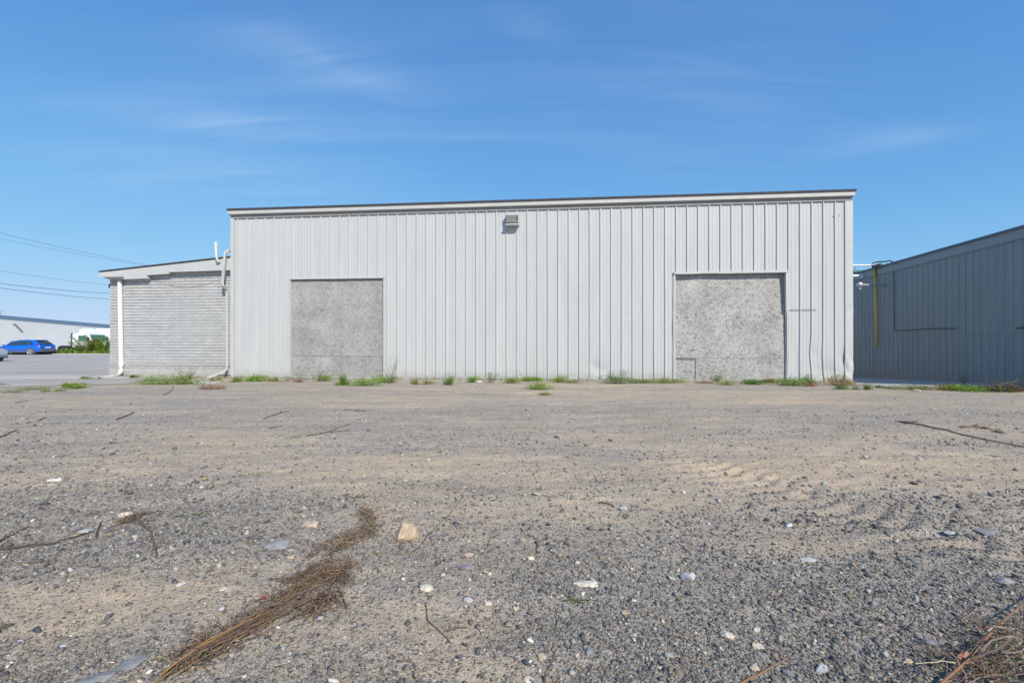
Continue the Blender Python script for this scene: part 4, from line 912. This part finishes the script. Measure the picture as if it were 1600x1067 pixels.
# --- dry brush on the gravel
def twigs(mb, rg, p0, p1, n, spread, r, cols, zlift=.02, jit=.03, fan=0.0):
    """many roughly parallel dry stems from p0 to p1 on the ground"""
    for _ in range(n):
        a = rg.uniform(0, .35); b = rg.uniform(.55, 1.0)
        o0 = Vector((rg.gauss(0, spread), rg.gauss(0, spread*.4), 0)); o1 = Vector((rg.gauss(0, spread+fan), rg.gauss(0, (spread+fan)*.5), 0)); lift = rg.uniform(0, zlift)
        pts_ = []; K = 7
        for k in range(K+1):
            t_ = a+(b-a)*k/K; p = Vector(p0).lerp(Vector(p1), t_)+o0.lerp(o1, t_)+Vector((rg.gauss(0, jit), rg.gauss(0, jit), 0))*.4
            z = hz(p.x, p.y)+.006+lift*(.5+.5*math.sin(3.1*k/K))+abs(rg.gauss(0, .004)); pts_.append((p.x, p.y, z))
        mb.col = rnd_col(rg, rg.choice(cols)); rr_ = r*rg.uniform(.5, 1.2); mb.tube(pts_, [rr_*(1-.5*k/K) for k in range(K+1)], 4, cap=False)
def fuzz(mb, rg, path, n, wid_, l, cols, hgt=.06, r=.0015, d0=None):
    n = int(n*.62)
    """curly side twigs along a path"""
    cen = [(rg.random()*(len(path)-1), rg.gauss(0, .9), rg.gauss(0, .9)) for _ in range(max(5, n//45))]
    for _ in range(n):
        c_ = rg.choice(cen); t_ = min(max(c_[0]+rg.gauss(0, .22), 0), len(path)-1.001); i = min(int(t_), len(path)-2); p = Vector(path[i]).lerp(Vector(path[i+1]), t_-i); dr = (Vector(path[i+1])-Vector(path[i])).normalized()
        wloc = wid_ if not isinstance(wid_, (list, tuple)) else wid_[i]+(wid_[i+1]-wid_[i])*(t_-i)
        p = p+Vector((c_[1]*wloc+rg.gauss(0, wloc*.5), c_[2]*wloc+rg.gauss(0, wloc*.5), 0)); z = hz(p.x, p.y)+abs(rg.gauss(0, hgt*.45))*(wloc/.06 if wloc < .06 else 1)
        q = Vector((p.x, p.y, z+.004)); d = (dr*rg.uniform(.3, 1.3)+Vector((rg.gauss(0, .6), rg.gauss(0, .6), rg.gauss(0, .35)))).normalized(); ll = l*rg.uniform(.4, 1.3); pts_ = [q]
        for k in range(4):
            d = (d+Vector((rg.gauss(0, .35), rg.gauss(0, .35), rg.gauss(-.08, .3)))).normalized(); q = q+d*ll/4; q.z = max(q.z, hz(q.x, q.y)+.003); pts_.append(q.copy())
        mb.col = rnd_col(rg, rg.choice(cols), .35); mb.tube(pts_, [r*1.3, r*1.1, r, r*.8, r*.6], 3, cap=False)
def g3(px, py, dz=0): x, y = ground_pt(px, py); return Vector((x, y, dz))
STRAW = (.27, .185, .105); GOLD = (.40, .22, .07); DRY = (.20, .145, .10); DRY2 = (.13, .092, .068); PALE = (.36, .29, .20)
rg = random.Random(41)
dw = empty('dried_weed', tuple(g3(400, 960)), 0, 'long bundle of dead golden-brown stalks lying on the gravel at lower left', 'dead weed')
def local(mb, par): mb.v = [(v[0]-par.location.x, v[1]-par.location.y, v[2]-par.location.z) for v in mb.v]; return mb
mb = MB(); twigs(mb, rg, g3(243, 1064), g3(500, 925), 38, .020, .0020, [STRAW, DRY, DRY, DRY2, DRY2], .045, .016, .05); twigs(mb, rg, g3(243, 1064), g3(430, 960), 9, .014, .0026, [GOLD, GOLD, STRAW], .05, .006)
twigs(mb, rg, g3(330, 1010), g3(545, 905), 26, .03, .0017, [DRY, STRAW, DRY2], .06, .02, .08)
local(mb, dw).build('stalks', M['twig'], dw, attr=True)
mb = MB(); fuzz(mb, rg, [g3(250, 1050), g3(330, 1005), g3(420, 950), g3(470, 915), g3(520, 900), g3(545, 885)], 1500, [.03, .042, .025, .036, .055, .03], .08, [DRY, DRY2, DRY, STRAW], .07)
fuzz(mb, rg, [g3(440, 915), g3(480, 893), g3(515, 880)], 380, .035, .07, [DRY, DRY2], .04)
for k_, (pa, pb) in enumerate((((330, 1000), (300, 985)), ((420, 945), (380, 930)), ((470, 940), (450, 985)), ((520, 890), (470, 880)), ((380, 985), (430, 1000)), ((500, 905), (560, 900)), ((440, 930), (400, 950)), ((460, 900), (425, 905)), ((500, 930), (545, 960)), ((300, 1030), (350, 1040)), ((350, 990), (320, 960)), ((530, 880), (500, 850)))):
    twigs(mb, rg, g3(*pa), g3(*pb), 3, .03, .0028, [DRY, DRY2, STRAW], .05, .02, .04)
local(mb, dw).build('fine_twigs', M['twig'], dw, attr=True)
dw2 = empty('dried_weed', tuple(g3(550, 850)), 0, 'bushy brown dead weed head lying left of the tan boulder', 'dead weed')
mb = MB(); twigs(mb, rg, g3(478, 878), g3(590, 815), 22, .022, .0016, [DRY, STRAW, DRY], .05, .02, .05); local(mb, dw2).build('stalks', M['twig'], dw2, attr=True)
mb = MB(); fuzz(mb, rg, [g3(490, 880), g3(530, 862), g3(560, 848), g3(585, 832), g3(580, 812), g3(573, 798)], 950, [.015, .03, .055, .05, .035, .01], .09, [DRY, DRY2, DRY, STRAW, PALE], .09)
local(mb, dw2).build('fine_twigs', M['twig'], dw2, attr=True)
dw3 = empty('dried_weed', tuple(g3(520, 930)), 0, 'dark brown branching weed root right of the stalk bundle', 'dead weed')
mb = MB(); DK = (.10, .075, .055)
for pts_ in ([(545, 872), (540, 886), (530, 900), (518, 922), (508, 940), (498, 950)], [(524, 915), (535, 935), (543, 956)], [(518, 922), (500, 935), (486, 962)], [(515, 930), (510, 955), (490, 972)], [(505, 940), (478, 958), (450, 975)]):
    mb.col = rnd_col(rg, DK); P3 = [g3(*p)+Vector((0, 0, hz(*ground_pt(*p))+.012+.008*rg.random())) for p in pts_]; mb.tube(P3, [.004]*(len(P3)-1)+[.0015], 5)
local(mb, dw3).build('stem', M['twig'], dw3, attr=True)
mb = MB(); fuzz(mb, rg, [g3(530, 900), g3(518, 922), g3(505, 938), g3(492, 950)], 420, [.02, .035, .04, .03], .09, [DRY2, DK, DRY], .07); fuzz(mb, rg, [g3(498, 920), g3(480, 945), g3(455, 950)], 250, .07, .09, [DRY2, STRAW], .04); local(mb, dw3).build('fine_twigs', M['twig'], dw3, attr=True)
# big dead plant in the lower right corner
rg = random.Random(77)
dc = empty('dried_weed', tuple(g3(1570, 1030)), 0, 'tangled dead plant with an orange stem in the lower right corner', 'dead weed')
mb = MB(); mb.col = (.24, .13, .075)
P3 = [g3(px, py)+Vector((0, 0, z)) for px, py, z in ((1430, 1110, .02), (1470, 1078, .03), (1510, 1050, .05), (1545, 1012, .06), (1575, 985, .07), (1625, 935, .05))]
mb.tube(P3, [.0055, .005, .0045, .004, .0035, .0025], 7)
for _ in range(3): mb.col = rnd_col(rg, (.36, .2, .12)); q = P3[2]+Vector((rg.gauss(0, .01), rg.gauss(0, .01), .01)); mb.tube([q-Vector((.02, .0, 0)), q+Vector((.015, .012, .01))], [.008, .006], 5)
local(mb, dc).build('stem', M['twig'], dc, attr=True)
mb = MB()
fuzz(mb, rg, [g3(1500, 1075), g3(1545, 1035), g3(1600, 1000), g3(1680, 970)], 420, [.04, .06, .08, .09], .17, [DRY, PALE, STRAW, DRY2], .045, .0016)
fuzz(mb, rg, [g3(1580, 1090), g3(1640, 1050), g3(1720, 1010)], 420, .09, .20, [DRY2, PALE, DRY], .06, .0018)
twigs(mb, rg, g3(1490, 990), g3(1640, 1030), 10, .05, .003, [PALE, STRAW], .10, .02); twigs(mb, rg, g3(1530, 1045), g3(1650, 1040), 12, .06, .0034, [PALE, DRY], .12, .02)
local(mb, dc).build('fine_twigs', M['twig'], dc, attr=True)
# dry brush heap by the neighbour building
x, y = ground_pt(1570, 611); o = weed('dry', 1.9, .8, .42, [DRY2, DRY, DRY2, BROWN], random.Random(8)); weed('leafy', 1.2, .5, .16, [DARKG, BROWN], random.Random(9), o)
for pts_ in ([(-.6, 0, .02), (.1, .1, .2), (.9, .1, .42)], [(-.9, 0, .03), (-.2, .1, .16), (.5, .1, .26)], [(0, 0, .05), (.3, 0, .3), (.35, 0, .38)]): o.col = DRY; o.tube(pts_, [.007, .005, .003], 5)
o = o.build('brush_heap', M['twig'], attr=True); o.location = (x, y, hz(x, y)); tag(o, 'heap of dry brush in the shade at the far right', 'brush heap')
x, y = ground_pt(1456, 600); yb = y+1.2; mb = MB(); mb.col = TAN; mb.tube([(0, 0, 0), (.12, 0, .18), (.15, 0, .36)], [.006, .004, .003], 4); mb.tube([(.12, 0, .18), (.3, 0, .30)], .003, 4)
weed('spindly', .3, .2, .36, [TAN, BROWN], random.Random(3), mb); o = mb.build('dry_weed', M['twig'], attr=True); x2 = (1506-800)/F*15.0; o.location = (x2, 15.0, hz(x2, 15.0)); tag(o, 'lone dry stalk in front of the blue-grey wall', 'weed')
# sticks and twigs
def stick(pxs, r, col, label, name='twig', fz_=0, lift=.004, grp=None):
    if r >= .009: r *= .68
    mb = MB(); rg_ = random.Random(int(pxs[0][0]*7+pxs[0][1])); P3 = []
    for i in range(len(pxs)-1):
        for k in range(4):
            t_ = k/4; p = g3(pxs[i][0]+(pxs[i+1][0]-pxs[i][0])*t_, pxs[i][1]+(pxs[i+1][1]-pxs[i][1])*t_); p.x += rg_.gauss(0, .003)*p.y*.4; P3.append(p)
    P3.append(g3(*pxs[-1]))
    P3 = [Vector((p.x, p.y, hz(p.x, p.y)+r+lift)) for p in P3]; c0 = P3[len(P3)//2].copy(); mb.col = col; mb.tube(P3, [r*(1.1-.5*i/len(P3)) for i in range(len(P3))], 5)
    if fz_: fuzz(mb, rg_, P3, fz_, .04, .07, [col, DRY], .04)
    o = mb.build(name, M['twig'], attr=True); o.location = c0; o.data.transform(Matrix.Translation(-c0)); tag(o, label, 'twig', 'twigs scattered on the gravel'); return o
stick([(-40, 873), (30, 858), (90, 850), (143, 836)], .008, DK, 'long straight dark twig ending at a flat stone at the left edge')
stick([(-20, 868), (10, 842), (45, 825)], .007, DRY2, 'short brown twig above the long one at the left edge')
stick([(207, 806), (222, 822), (236, 835), (240, 850), (244, 872)], .008, DRY2, 'crooked brown twig below the pale flat stone at left', fz_=60)
stick([(150, 845), (158, 818)], .006, DK, 'stubby dark twig right of the grey flat stone')
stick([(170, 826), (200, 815), (255, 800)], .003, DRY2, 'fuzzy brown dead grass strand left of the crooked twig', 'dead_grass', 260)
stick([(1400, 660), (1450, 667), (1500, 677), (1560, 690), (1640, 705)], .016, DK, 'long dark stick lying at the right of the yard', fz_=40)
stick([(1398, 660), (1425, 662)], .008, RED, 'reddish fuzzy end beside the long dark stick', 'dead_grass', 260)
stick([(1500, 668), (1530, 668), (1560, 675)], .006, (.22, .15, .06), 'golden-brown dead tuft above the long dark stick', 'dead_grass', 420)
stick([(182, 655), (210, 645)], .016, DK, 'dark stick lying in the dirt left of centre')
stick([(412, 655), (452, 643)], .012, DRY2, 'thin slanting stick below the left boarded doorway')
stick([(420, 670), (442, 666)], .010, DK, 'short black twig just below the slanting stick')
stick([(480, 682), (500, 678), (545, 664)], .010, DRY2, 'forked twig, lower arm, under the left doorway')
stick([(500, 677), (548, 672)], .007, DRY2, 'forked twig, upper arm, under the left doorway')
stick([(535, 641), (550, 640), (572, 644)], .009, DRY2, 'bent twig near the middle of the yard')
stick([(0, 682), (12, 679), (28, 671)], .014, DK, 'dark bent twig touching the left edge midway up the dirt')
stick([(60, 656), (73, 653)], .012, DK, 'short dark twig near the blue-grey gravel patch')
stick([(24, 630), (44, 627)], .012, DRY2, 'short twig near the paved lot')
stick([(256, 617), (266, 612), (272, 604)], .013, DRY2, 'short stick below the green mat of weeds')
stick([(645, 862), (660, 848), (675, 832), (700, 805), (725, 770)], .0035, DRY2, 'thin long straw slanting past the right of the boulder')
stick([(640, 866), (600, 866), (555, 868)], .0022, STRAW, 'fine pale straw below the boulder')
stick([(1150, 1067), (1190, 1050), (1228, 1030)], .0045, (.26, .15, .09), 'reddish-brown twig at the bottom right of centre')
stick([(700, 991), (715, 986), (730, 985)], .003, DK, 'small dark twig at the bottom centre')
stick([(664, 945), (668, 970), (688, 990), (705, 1005)], .0028, DRY2, 'thin curved stem near the bottom centre')
stick([(935, 784), (945, 786), (960, 792)], .006, DK, 'small black twig next to the round grey stone in the middle')
stick([(1358, 822), (1375, 821), (1392, 825)], .005, DRY2, 'bent brown twig on the dirt at right')
stick([(760, 855), (768, 835), (776, 822)], .0025, (.25, .12, .08), 'thin reddish stalk right of the boulder')
stick([(1290, 925), (1316, 923)], .003, PALE, 'short pale straw on the gravel at right')
stick([(1500, 975), (1525, 955)], .0035, PALE, 'short pale straw above the corner dead plant')

# ------------------------------------------------------------------ trees at a distance
def tree(loc, rad, hgt, label, seed, cols=(DARKG, GREEN)):
    rg = random.Random(seed); e = empty('tree', loc, 0, label, 'tree'); mb = MB(); mb.col = (1, 1, 1)
    mb.tube([(0, 0, -.2), (.1, 0, hgt*.35), (0, .1, hgt*.6), (.05, 0, hgt*.92)], [.22, .16, .10, .03], 8)
    tips = []
    for k in range(16):
        z = hgt*rg.uniform(.35, .85); a = rg.uniform(0, 6.28); l_ = rad*rg.uniform(.6, 1)*(1.1-abs(z/hgt-.6)); q = Vector((math.cos(a)*l_, math.sin(a)*l_, z+l_*.45)); tips.append((Vector((0, 0, z)), q)); mb.tube([(0, 0, z), q*.5+Vector((0, 0, z*.5)), q], [.07, .05, .02], 5)
    mb.build('trunk', M['bark'], e); mb = MB()
    for _ in range(3800):
        a, b = rg.choice(tips); t_ = .35+.75*rg.random(); p = a.lerp(b, t_)+Vector((rg.gauss(0, .35), rg.gauss(0, .35), rg.gauss(0, .3)))
        leaf(mb, p, Vector((rg.gauss(0, 1), rg.gauss(0, 1), rg.gauss(0, 1))), Vector((rg.gauss(0, 1), rg.gauss(0, 1), rg.gauss(0, 1))), rg.uniform(.15, .3), .13, rnd_col(rg, rg.choice(cols)))
    mb.build('crown', M['leaf'], e, attr=True); return e
Yt = 50.; tree(((1318-800)/F*Yt, Yt, -.9), 1.9, 10.6, 'tree behind the warehouse, peeping past its right corner', 5)
Yt = 62.; tree(((-58-800)/F*Yt, Yt, 0), 3.3, 6.6, 'tree whose twigs poke in at the left edge of the picture', 6)
# verge: grass strip + bush
rg = random.Random(13); mb = MB()
for _ in range(9000):
    x = rg.uniform(-60, -38); y = 51.4+abs(rg.gauss(0, 1.3)); hgt = rg.uniform(.3, .8)*(.6+.5*mnoise.noise(Vector((x*.6, y, 0)))+.3)
    a = rg.uniform(0, 6.28); cc = rg.choice([GREEN, BRIGHT, (.18, .22, .05), DARKG]) if x > -52 else rg.choice([(.25, .19, .12), (.2, .18, .08), GREEN])
    blade(mb, Vector((x, y, 0)), Vector((math.cos(a), math.sin(a), 0))*rg.uniform(.1, .6), hgt, .07, rnd_col(rg, cc))
tag(mb.build('verge_grass', M['leaf'], attr=True), 'strip of tall green and brown grass behind the parking lot', 'grass', kind='stuff')
for (px, Yb, w_, h_, lab, sd_, cols_) in ((139, 52.2, 3.0, 2.15, 'sprawling green bush with yellow flowers in front of the truck', 1, [GREEN, DARKG, (.2, .26, .05), YEL]), (160, 52.6, 2.6, 1.65, 'lower green bush in front of the truck windshield', 2, [GREEN, DARKG, BRIGHT, YEL])):
    rg = random.Random(sd_); mb = MB(); e = empty('bush', ((px-800)/F*Yb, Yb, 0), 0, lab, 'bush')
    st = MB(); st.col = BROWN; tips = []
    for k in range(22):
        q = Vector((rg.gauss(0, w_*.3), rg.gauss(0, .4), h_*rg.uniform(.4, 1.05))); tips.append(q); st.tube([(q.x*.2, q.y*.2, 0), q*.5, q], [.03, .02, .01], 4)
    st.build('stem', M['twig'], e, attr=True)
    for _ in range(5000):
        q = rg.choice(tips)*(.35+.65*rg.random()**.6); p = q+Vector((rg.gauss(0, .13), rg.gauss(0, .13), rg.gauss(0, .10)))
        leaf(mb, p, Vector((rg.gauss(0, 1), rg.gauss(0, 1), rg.gauss(0, 1))), Vector((0, rg.gauss(0, 1), 1)), rg.uniform(.07, .15), .06, rnd_col(rg, rg.choice(cols_)))
    mb.build('foliage', M['leaf'], e, attr=True)

# ------------------------------------------------------------------ stones
def rock_base(seed, sub=1):
    rg = random.Random(seed); bm = bmesh.new()
    if sub == 1:
        for _ in range(10):
            v = Vector((rg.gauss(0, 1), rg.gauss(0, 1), rg.gauss(0, 1))).normalized(); v *= rg.uniform(.75, 1.1); bm.verts.new(v)
        r_ = bmesh.ops.convex_hull(bm, input=bm.verts[:]); bmesh.ops.delete(bm, geom=[g for g in r_['geom_interior'] if isinstance(g, bmesh.types.BMVert)], context='VERTS')
        loose = [v for v in bm.verts if not v.link_faces]; bmesh.ops.delete(bm, geom=loose, context='VERTS'); bmesh.ops.triangulate(bm, faces=bm.faces[:])
    else:
        bmesh.ops.create_icosphere(bm, subdivisions=sub, radius=1)
        planes = [(Vector((rg.gauss(0, 1), rg.gauss(0, 1), rg.gauss(0, .8))).normalized(), rg.uniform(.58, .82)) for _ in range(13)]
        for v in bm.verts:
            for n_, d_ in planes:
                k_ = v.co.dot(n_)
                if k_ > d_: v.co -= n_*(k_-d_)
    bmesh.ops.recalc_face_normals(bm, faces=bm.faces[:])
    vs_ = np.array([v.co[:] for v in bm.verts]); bm.verts.index_update(); fs_ = np.array([[v.index for v in f.verts] for f in bm.faces]); bm.free(); return vs_, fs_
def stone_thing(px, py, wpx, hpx, col, label, seed, flat=.55, rot=None, name='stone', z_emb=.36):
    """a loose stone sized from the photo: wpx wide, hpx tall as seen"""
    x, y = ground_pt(px, py+hpx*.25); rg = random.Random(seed)
    w = wpx*y/F; vs_, fs_ = rock_base(seed, 3); mb = MB(); hh = w*flat; dpt = w*rg.uniform(.7, .9)
    if flat < .3: dpt = min(w*1.4, (hpx*y/F)*y/CAMZ*.8)
    vs_ = vs_/np.abs(vs_).max(0); a = rg.uniform(-.5, .5) if rot is None else rot; ca, sa = math.cos(a), math.sin(a)
    for p in vs_:
        q = Vector((p[0]*w/2, p[1]*dpt/2, p[2]*hh/2)); n_ = mnoise.noise(Vector(p)*2.2+Vector((seed, 0, 0)))+.45*mnoise.noise(Vector(p)*7+Vector((seed, 3, 0))); q *= 1+.10*n_
        mb.v.append((q.x*ca-q.y*sa, q.x*sa+q.y*ca, q.z+hh*(.5-z_emb))); t_ = 1+.35*n_; mb.c.append(tuple(c*t_ for c in col))
    mb.f = [tuple(int(i) for i in f) for f in fs_]
    o = mb.build(name, M['stone'], attr=True); o.location = (x, y, hz(x, y)); tag(o, label, 'stone', 'larger stones lying on the gravel'); return o
TANS = (.43, .34, .235); CREAM = (.58, .52, .42); WHITE = (.62, .60, .57); PINK = (.46, .35, .28); GREY = (.28, .275, .265); BLUEG = (.215, .22, .225); LG = (.40, .40, .40)
STONES = [
 (636, 831, 47, 38, TANS, 'large angular tan boulder right of the dead weeds', .85, .9), (487, 818, 26, 17, PINK, 'pinkish rounded stone left of the dead weed head', .5, 0),
 (437, 846, 42, 22, GREY, 'flat grey slab stone half buried below the pink stone', .22, .1), (919, 911, 44, 14, CREAM, 'long flat cream slab near the bottom centre', .16, -.15),
 (200, 803, 28, 14, CREAM, 'pale flat stone with a twig beside it at left', .35, .1), (134, 833, 20, 12, LG, 'light grey flat stone at the end of the long twig', .4, .2),
 (203, 1025, 48, 30, BLUEG, 'long dark blue-grey slab, right of the pair at the bottom left', .2, .7), (148, 1048, 56, 34, BLUEG, 'dark blue-grey slab, left of the pair at the bottom left', .2, .5),
 (477, 887, 18, 14, LG, 'light grey stone touching the dead weeds', .4, 0), (455, 869, 15, 12, TANS, 'small yellow-tan stone left of the dead weeds', .5, 0),
 (665, 922, 24, 9, CREAM, 'oval cream pebble below the boulder', .4, 0), (1076, 903, 25, 22, LG, 'rounded light grey stone in the loose gravel', .7, .3),
 (1138, 990, 24, 20, CREAM, 'wedge-shaped cream stone near the bottom', .4, -.6), (1182, 979, 13, 20, CREAM, 'narrow upright cream stone beside the wedge-shaped one', .6, 1.2),
 (1185, 1009, 20, 11, CREAM, 'small cream stone below the narrow one', .5, 0), (829, 871, 13, 13, CREAM, 'small cream triangular stone above the cream slab', .6, 0),
 (763, 943, 13, 14, CREAM, 'yellowish triangular stone below centre', .6, .4), (731, 938, 16, 14, LG, 'pale grey stone left of the yellowish triangle', .6, 0),
 (727, 887, 21, 12, BLUEG, 'bluish oval stone right of the boulder', .45, 0), (732, 866, 15, 12, PINK, 'small pink stone above the bluish oval one', .5, 0),
 (974, 793, 12, 12, LG, 'round grey stone alone in the middle of the dirt', .8, 0), (845, 1023, 16, 15, TANS, 'tan stone at the bottom just right of centre', .6, 0),
 (920, 1018, 18, 15, BLUEG, 'blue-grey stone at the bottom right of centre', .6, 0), (975, 957, 10, 12, TANS, 'small orange-tan stone below the cream slab', .7, 0),
 (826, 1056, 16, 16, CREAM, 'round cream stone at the bottom edge', .5, 0), (88, 747, 22, 10, WHITE, 'white stone alone in the dirt at far left', .35, 0),
 (1284, 1040, 22, 18, LG, 'white-grey round stone at the bottom right', .7, 0), (1176, 1040, 13, 14, TANS, 'tan stone just left of the reddish twig', .6, 0),
 (748, 596, 11, 6, WHITE, 'white stone against the foot of the warehouse wall', .6, 0), (284, 915, 15, 11, WHITE, 'white chip on the dirt left of the stalk bundle', .3, .5),
 (350, 920, 13, 12, CREAM, 'cream chip on the gravel above the stalk bundle', .35, .7), (1262, 874, 26, 8, LG, 'flat pale stone in the gravel right of centre', .25, -.2),
 (1568, 912, 26, 17, GREY, 'rounded grey stone near the right edge', .5, -.2), (100, 1000, 14, 12, LG, 'light stone at the lower left edge', .4, 0),
 (1428, 875, 18, 12, BLUEG, 'dark grey stone at right above the gravel', .6, -.3), (1417, 1030, 16, 14, TANS, 'yellow-tan stone left of the corner dead plant', .5, .2),
 (1484, 828, 20, 7, LG, 'flat light stone on the dirt at far right', .3, 0), (1540, 825, 34, 20, BLUEG, 'low dark rock poking out of the dirt at the right', .3, -.3),
 (1232, 1045, 18, 26, BLUEG, 'blue-grey stone beside the reddish twig', .5, -1), (1452, 1003, 22, 16, BLUEG, 'blue-grey stone above the corner dead plant', .4, -.3),
 (1480, 600+8, 10, 5, WHITE, 'pale chip in the weed row by the alley', .4, 0), (1432, 609, 14, 4, CREAM, 'pale slab chip between the alley grass clumps', .3, 0),
]
for i, (px, py, w_, h_, col, lab, fl, rot) in enumerate(STONES): stone_thing(px, py, w_, h_, col, lab, 300+i, fl, rot)

# loose gravel: one stuff object of many small stones
def scatter(name, N, ymin, ymax, smin, smax, power, label, cols, probs, gbias=True, seed=1, emb=.30, dexp=2.0):
    r = np.random.default_rng(seed)
    # density ~ y^-dexp
    u_ = r.random(N)
    if dexp == 2.0: y = 1/(1/ymin-u_*(1/ymin-1/ymax))
    else: y = ymin*(ymax/ymin)**u_
    y = y.astype(float); x = r.uniform(-1, 1, N)*(y*1.22+.8)
    keep = np.ones(N, bool)
    if gbias:
        g_ = gravelness(x, y)+.75*(fbm(x*3.0, y*4.5, 77, 5, .75)-.5); keep = r.random(N) < (.22+.78*sstep(.15, 1.0, g_))*(1-.55*sstep(3.5, 8, y))
    keep &= ~((y > 12.5) & (x < -12)) & ~((y > 14.6) & (x < -10)) & ~(y > 16.9+x*-.1-1.4)
    x, y = x[keep], y[keep]; n = len(x)
    s_ = smin*(1-r.random(n)*(1-(smin/smax)**power))**(-1/power)
    s_ = s_*np.clip(y/3.2, .72, 1.25) if dexp == 2.0 else s_
    z = H(x, y)
    ci = r.choice(len(cols), n, p=probs); C = np.array(cols)[ci]*(np.clip(.74+.045*y, .8, 1.12)[:, None] if gbias else 1.0)*r.uniform(.65, 1.3, (n, 1))*r.uniform(.94, 1.06, (n, 3))  # pebbles tinted lighter with distance, standing in for less visible self-shadow far off
    VS = []; FS = []; CS = []; off = 0
    nb_ = 12; var_ = r.integers(0, nb_, n)
    for b in range(nb_):
        vs_, fs_ = rock_base(900+b, 1); m_ = np.where(var_ == b)[0]
        if len(m_) == 0: continue
        sc = np.stack([r.uniform(.8, 1.35, len(m_)), r.uniform(.65, 1.0, len(m_)), r.uniform(.35, .75, len(m_))], -1)*s_[m_, None]/2
        a = r.uniform(0, 2*math.pi, len(m_)); tx_ = r.normal(0, .25, len(m_)); ty_ = r.normal(0, .25, len(m_))
        P = vs_[None]*sc[:, None]; ca, sa = np.cos(a)[:, None], np.sin(a)[:, None]
        px_ = P[..., 0]*ca-P[..., 1]*sa; py_ = P[..., 0]*sa+P[..., 1]*ca; pz_ = P[..., 2]+px_*tx_[:, None]+py_*ty_[:, None]
        Q = np.stack([px_+x[m_, None], py_+y[m_, None], pz_+z[m_, None]+(sc[:, 2:3]*(1-2*emb*r.uniform(.7, 1.45, (len(m_), 1))))], -1)
        nv = len(vs_); VS.append(Q.reshape(-1, 3)); CS.append(np.repeat(C[m_], nv, 0))
        FS.append((fs_[None].astype(np.int64)+(np.arange(len(m_))*nv)[:, None, None]+off).reshape(-1, 3)); off += len(m_)*nv
    V = np.concatenate(VS); Fc = np.concatenate(FS).astype(np.int32); Cc = np.clip(np.concatenate(CS), .01, .9)
    me = bpy.data.meshes.new(name); me.vertices.add(len(V)); me.vertices.foreach_set('co', V.ravel()); me.loops.add(Fc.size); me.loops.foreach_set('vertex_index', Fc.ravel())
    me.polygons.add(len(Fc)); me.polygons.foreach_set('loop_start', np.arange(0, Fc.size, 3, dtype=np.int32)); me.polygons.foreach_set('loop_total', np.full(len(Fc), 3, np.int32)); me.update()
    ca_ = me.color_attributes.new('tint', 'FLOAT_COLOR', 'POINT'); ca_.data.foreach_set('color', np.hstack([Cc, np.ones((len(Cc), 1))]).ravel())
    me.materials.append(M['pebble']); o = bpy.data.objects.new(name, me); COL.objects.link(o); tag(o, label, 'gravel', kind='stuff'); print(name, n); return o
pc = [(.18, .173, .158), (.225, .213, .19), (.135, .135, .138), (.31, .29, .255), (.33, .26, .18), (.43, .40, .35), (.55, .52, .46), (.25, .205, .155)]
scatter('loose_gravel', 300000, 1.25, 9.5, .008, .034, 2.1, 'loose grey gravel covering the yard', pc, [.23, .22, .18, .13, .09, .07, .01, .07], seed=2)
scatter('coarse_gravel', 15000, 1.3, 9, .024, .070, 2.6, 'coarser grey stones mixed into the gravel', pc, [.22, .20, .22, .14, .08, .08, .03, .03], seed=5)
scatter('pale_pebbles', 2500, 1.3, 15.5, .014, .050, 2.2, 'scattered white and tan pebbles on the dirt', [(.56, .53, .48), (.48, .41, .31), (.42, .34, .25), (.40, .39, .38)], [.22, .28, .2, .30], gbias=False, seed=8, dexp=1)
scatter('far_pebbles', 9000, 6.0, 15.8, .022, .055, 2.0, 'small grey stones on the far part of the yard', pc, [.2, .2, .12, .14, .12, .12, .03, .07], seed=12, dexp=1)
# red scrap by the dead stalks
x, y = ground_pt(409, 940); mb = MB(); mb.col = (.6, .03, .08); mb.add([(-.018, 0, .004), (0, -.008, .012), (.02, .0, .012), (.018, .012, .018), (-.006, .012, .010)], [(0, 1, 2, 3, 4)]); mb.add([(0, .0, .010), (.012, 0, .024), (.018, .006, .018)], [(0, 1, 2)])
o = mb.build('plastic_scrap', mat('red_plastic', (.55, .03, .08), .4)); o.location = (x, y, hz(x, y)+.006); tag(o, 'small torn red plastic scrap beside the dead stalks', 'litter')
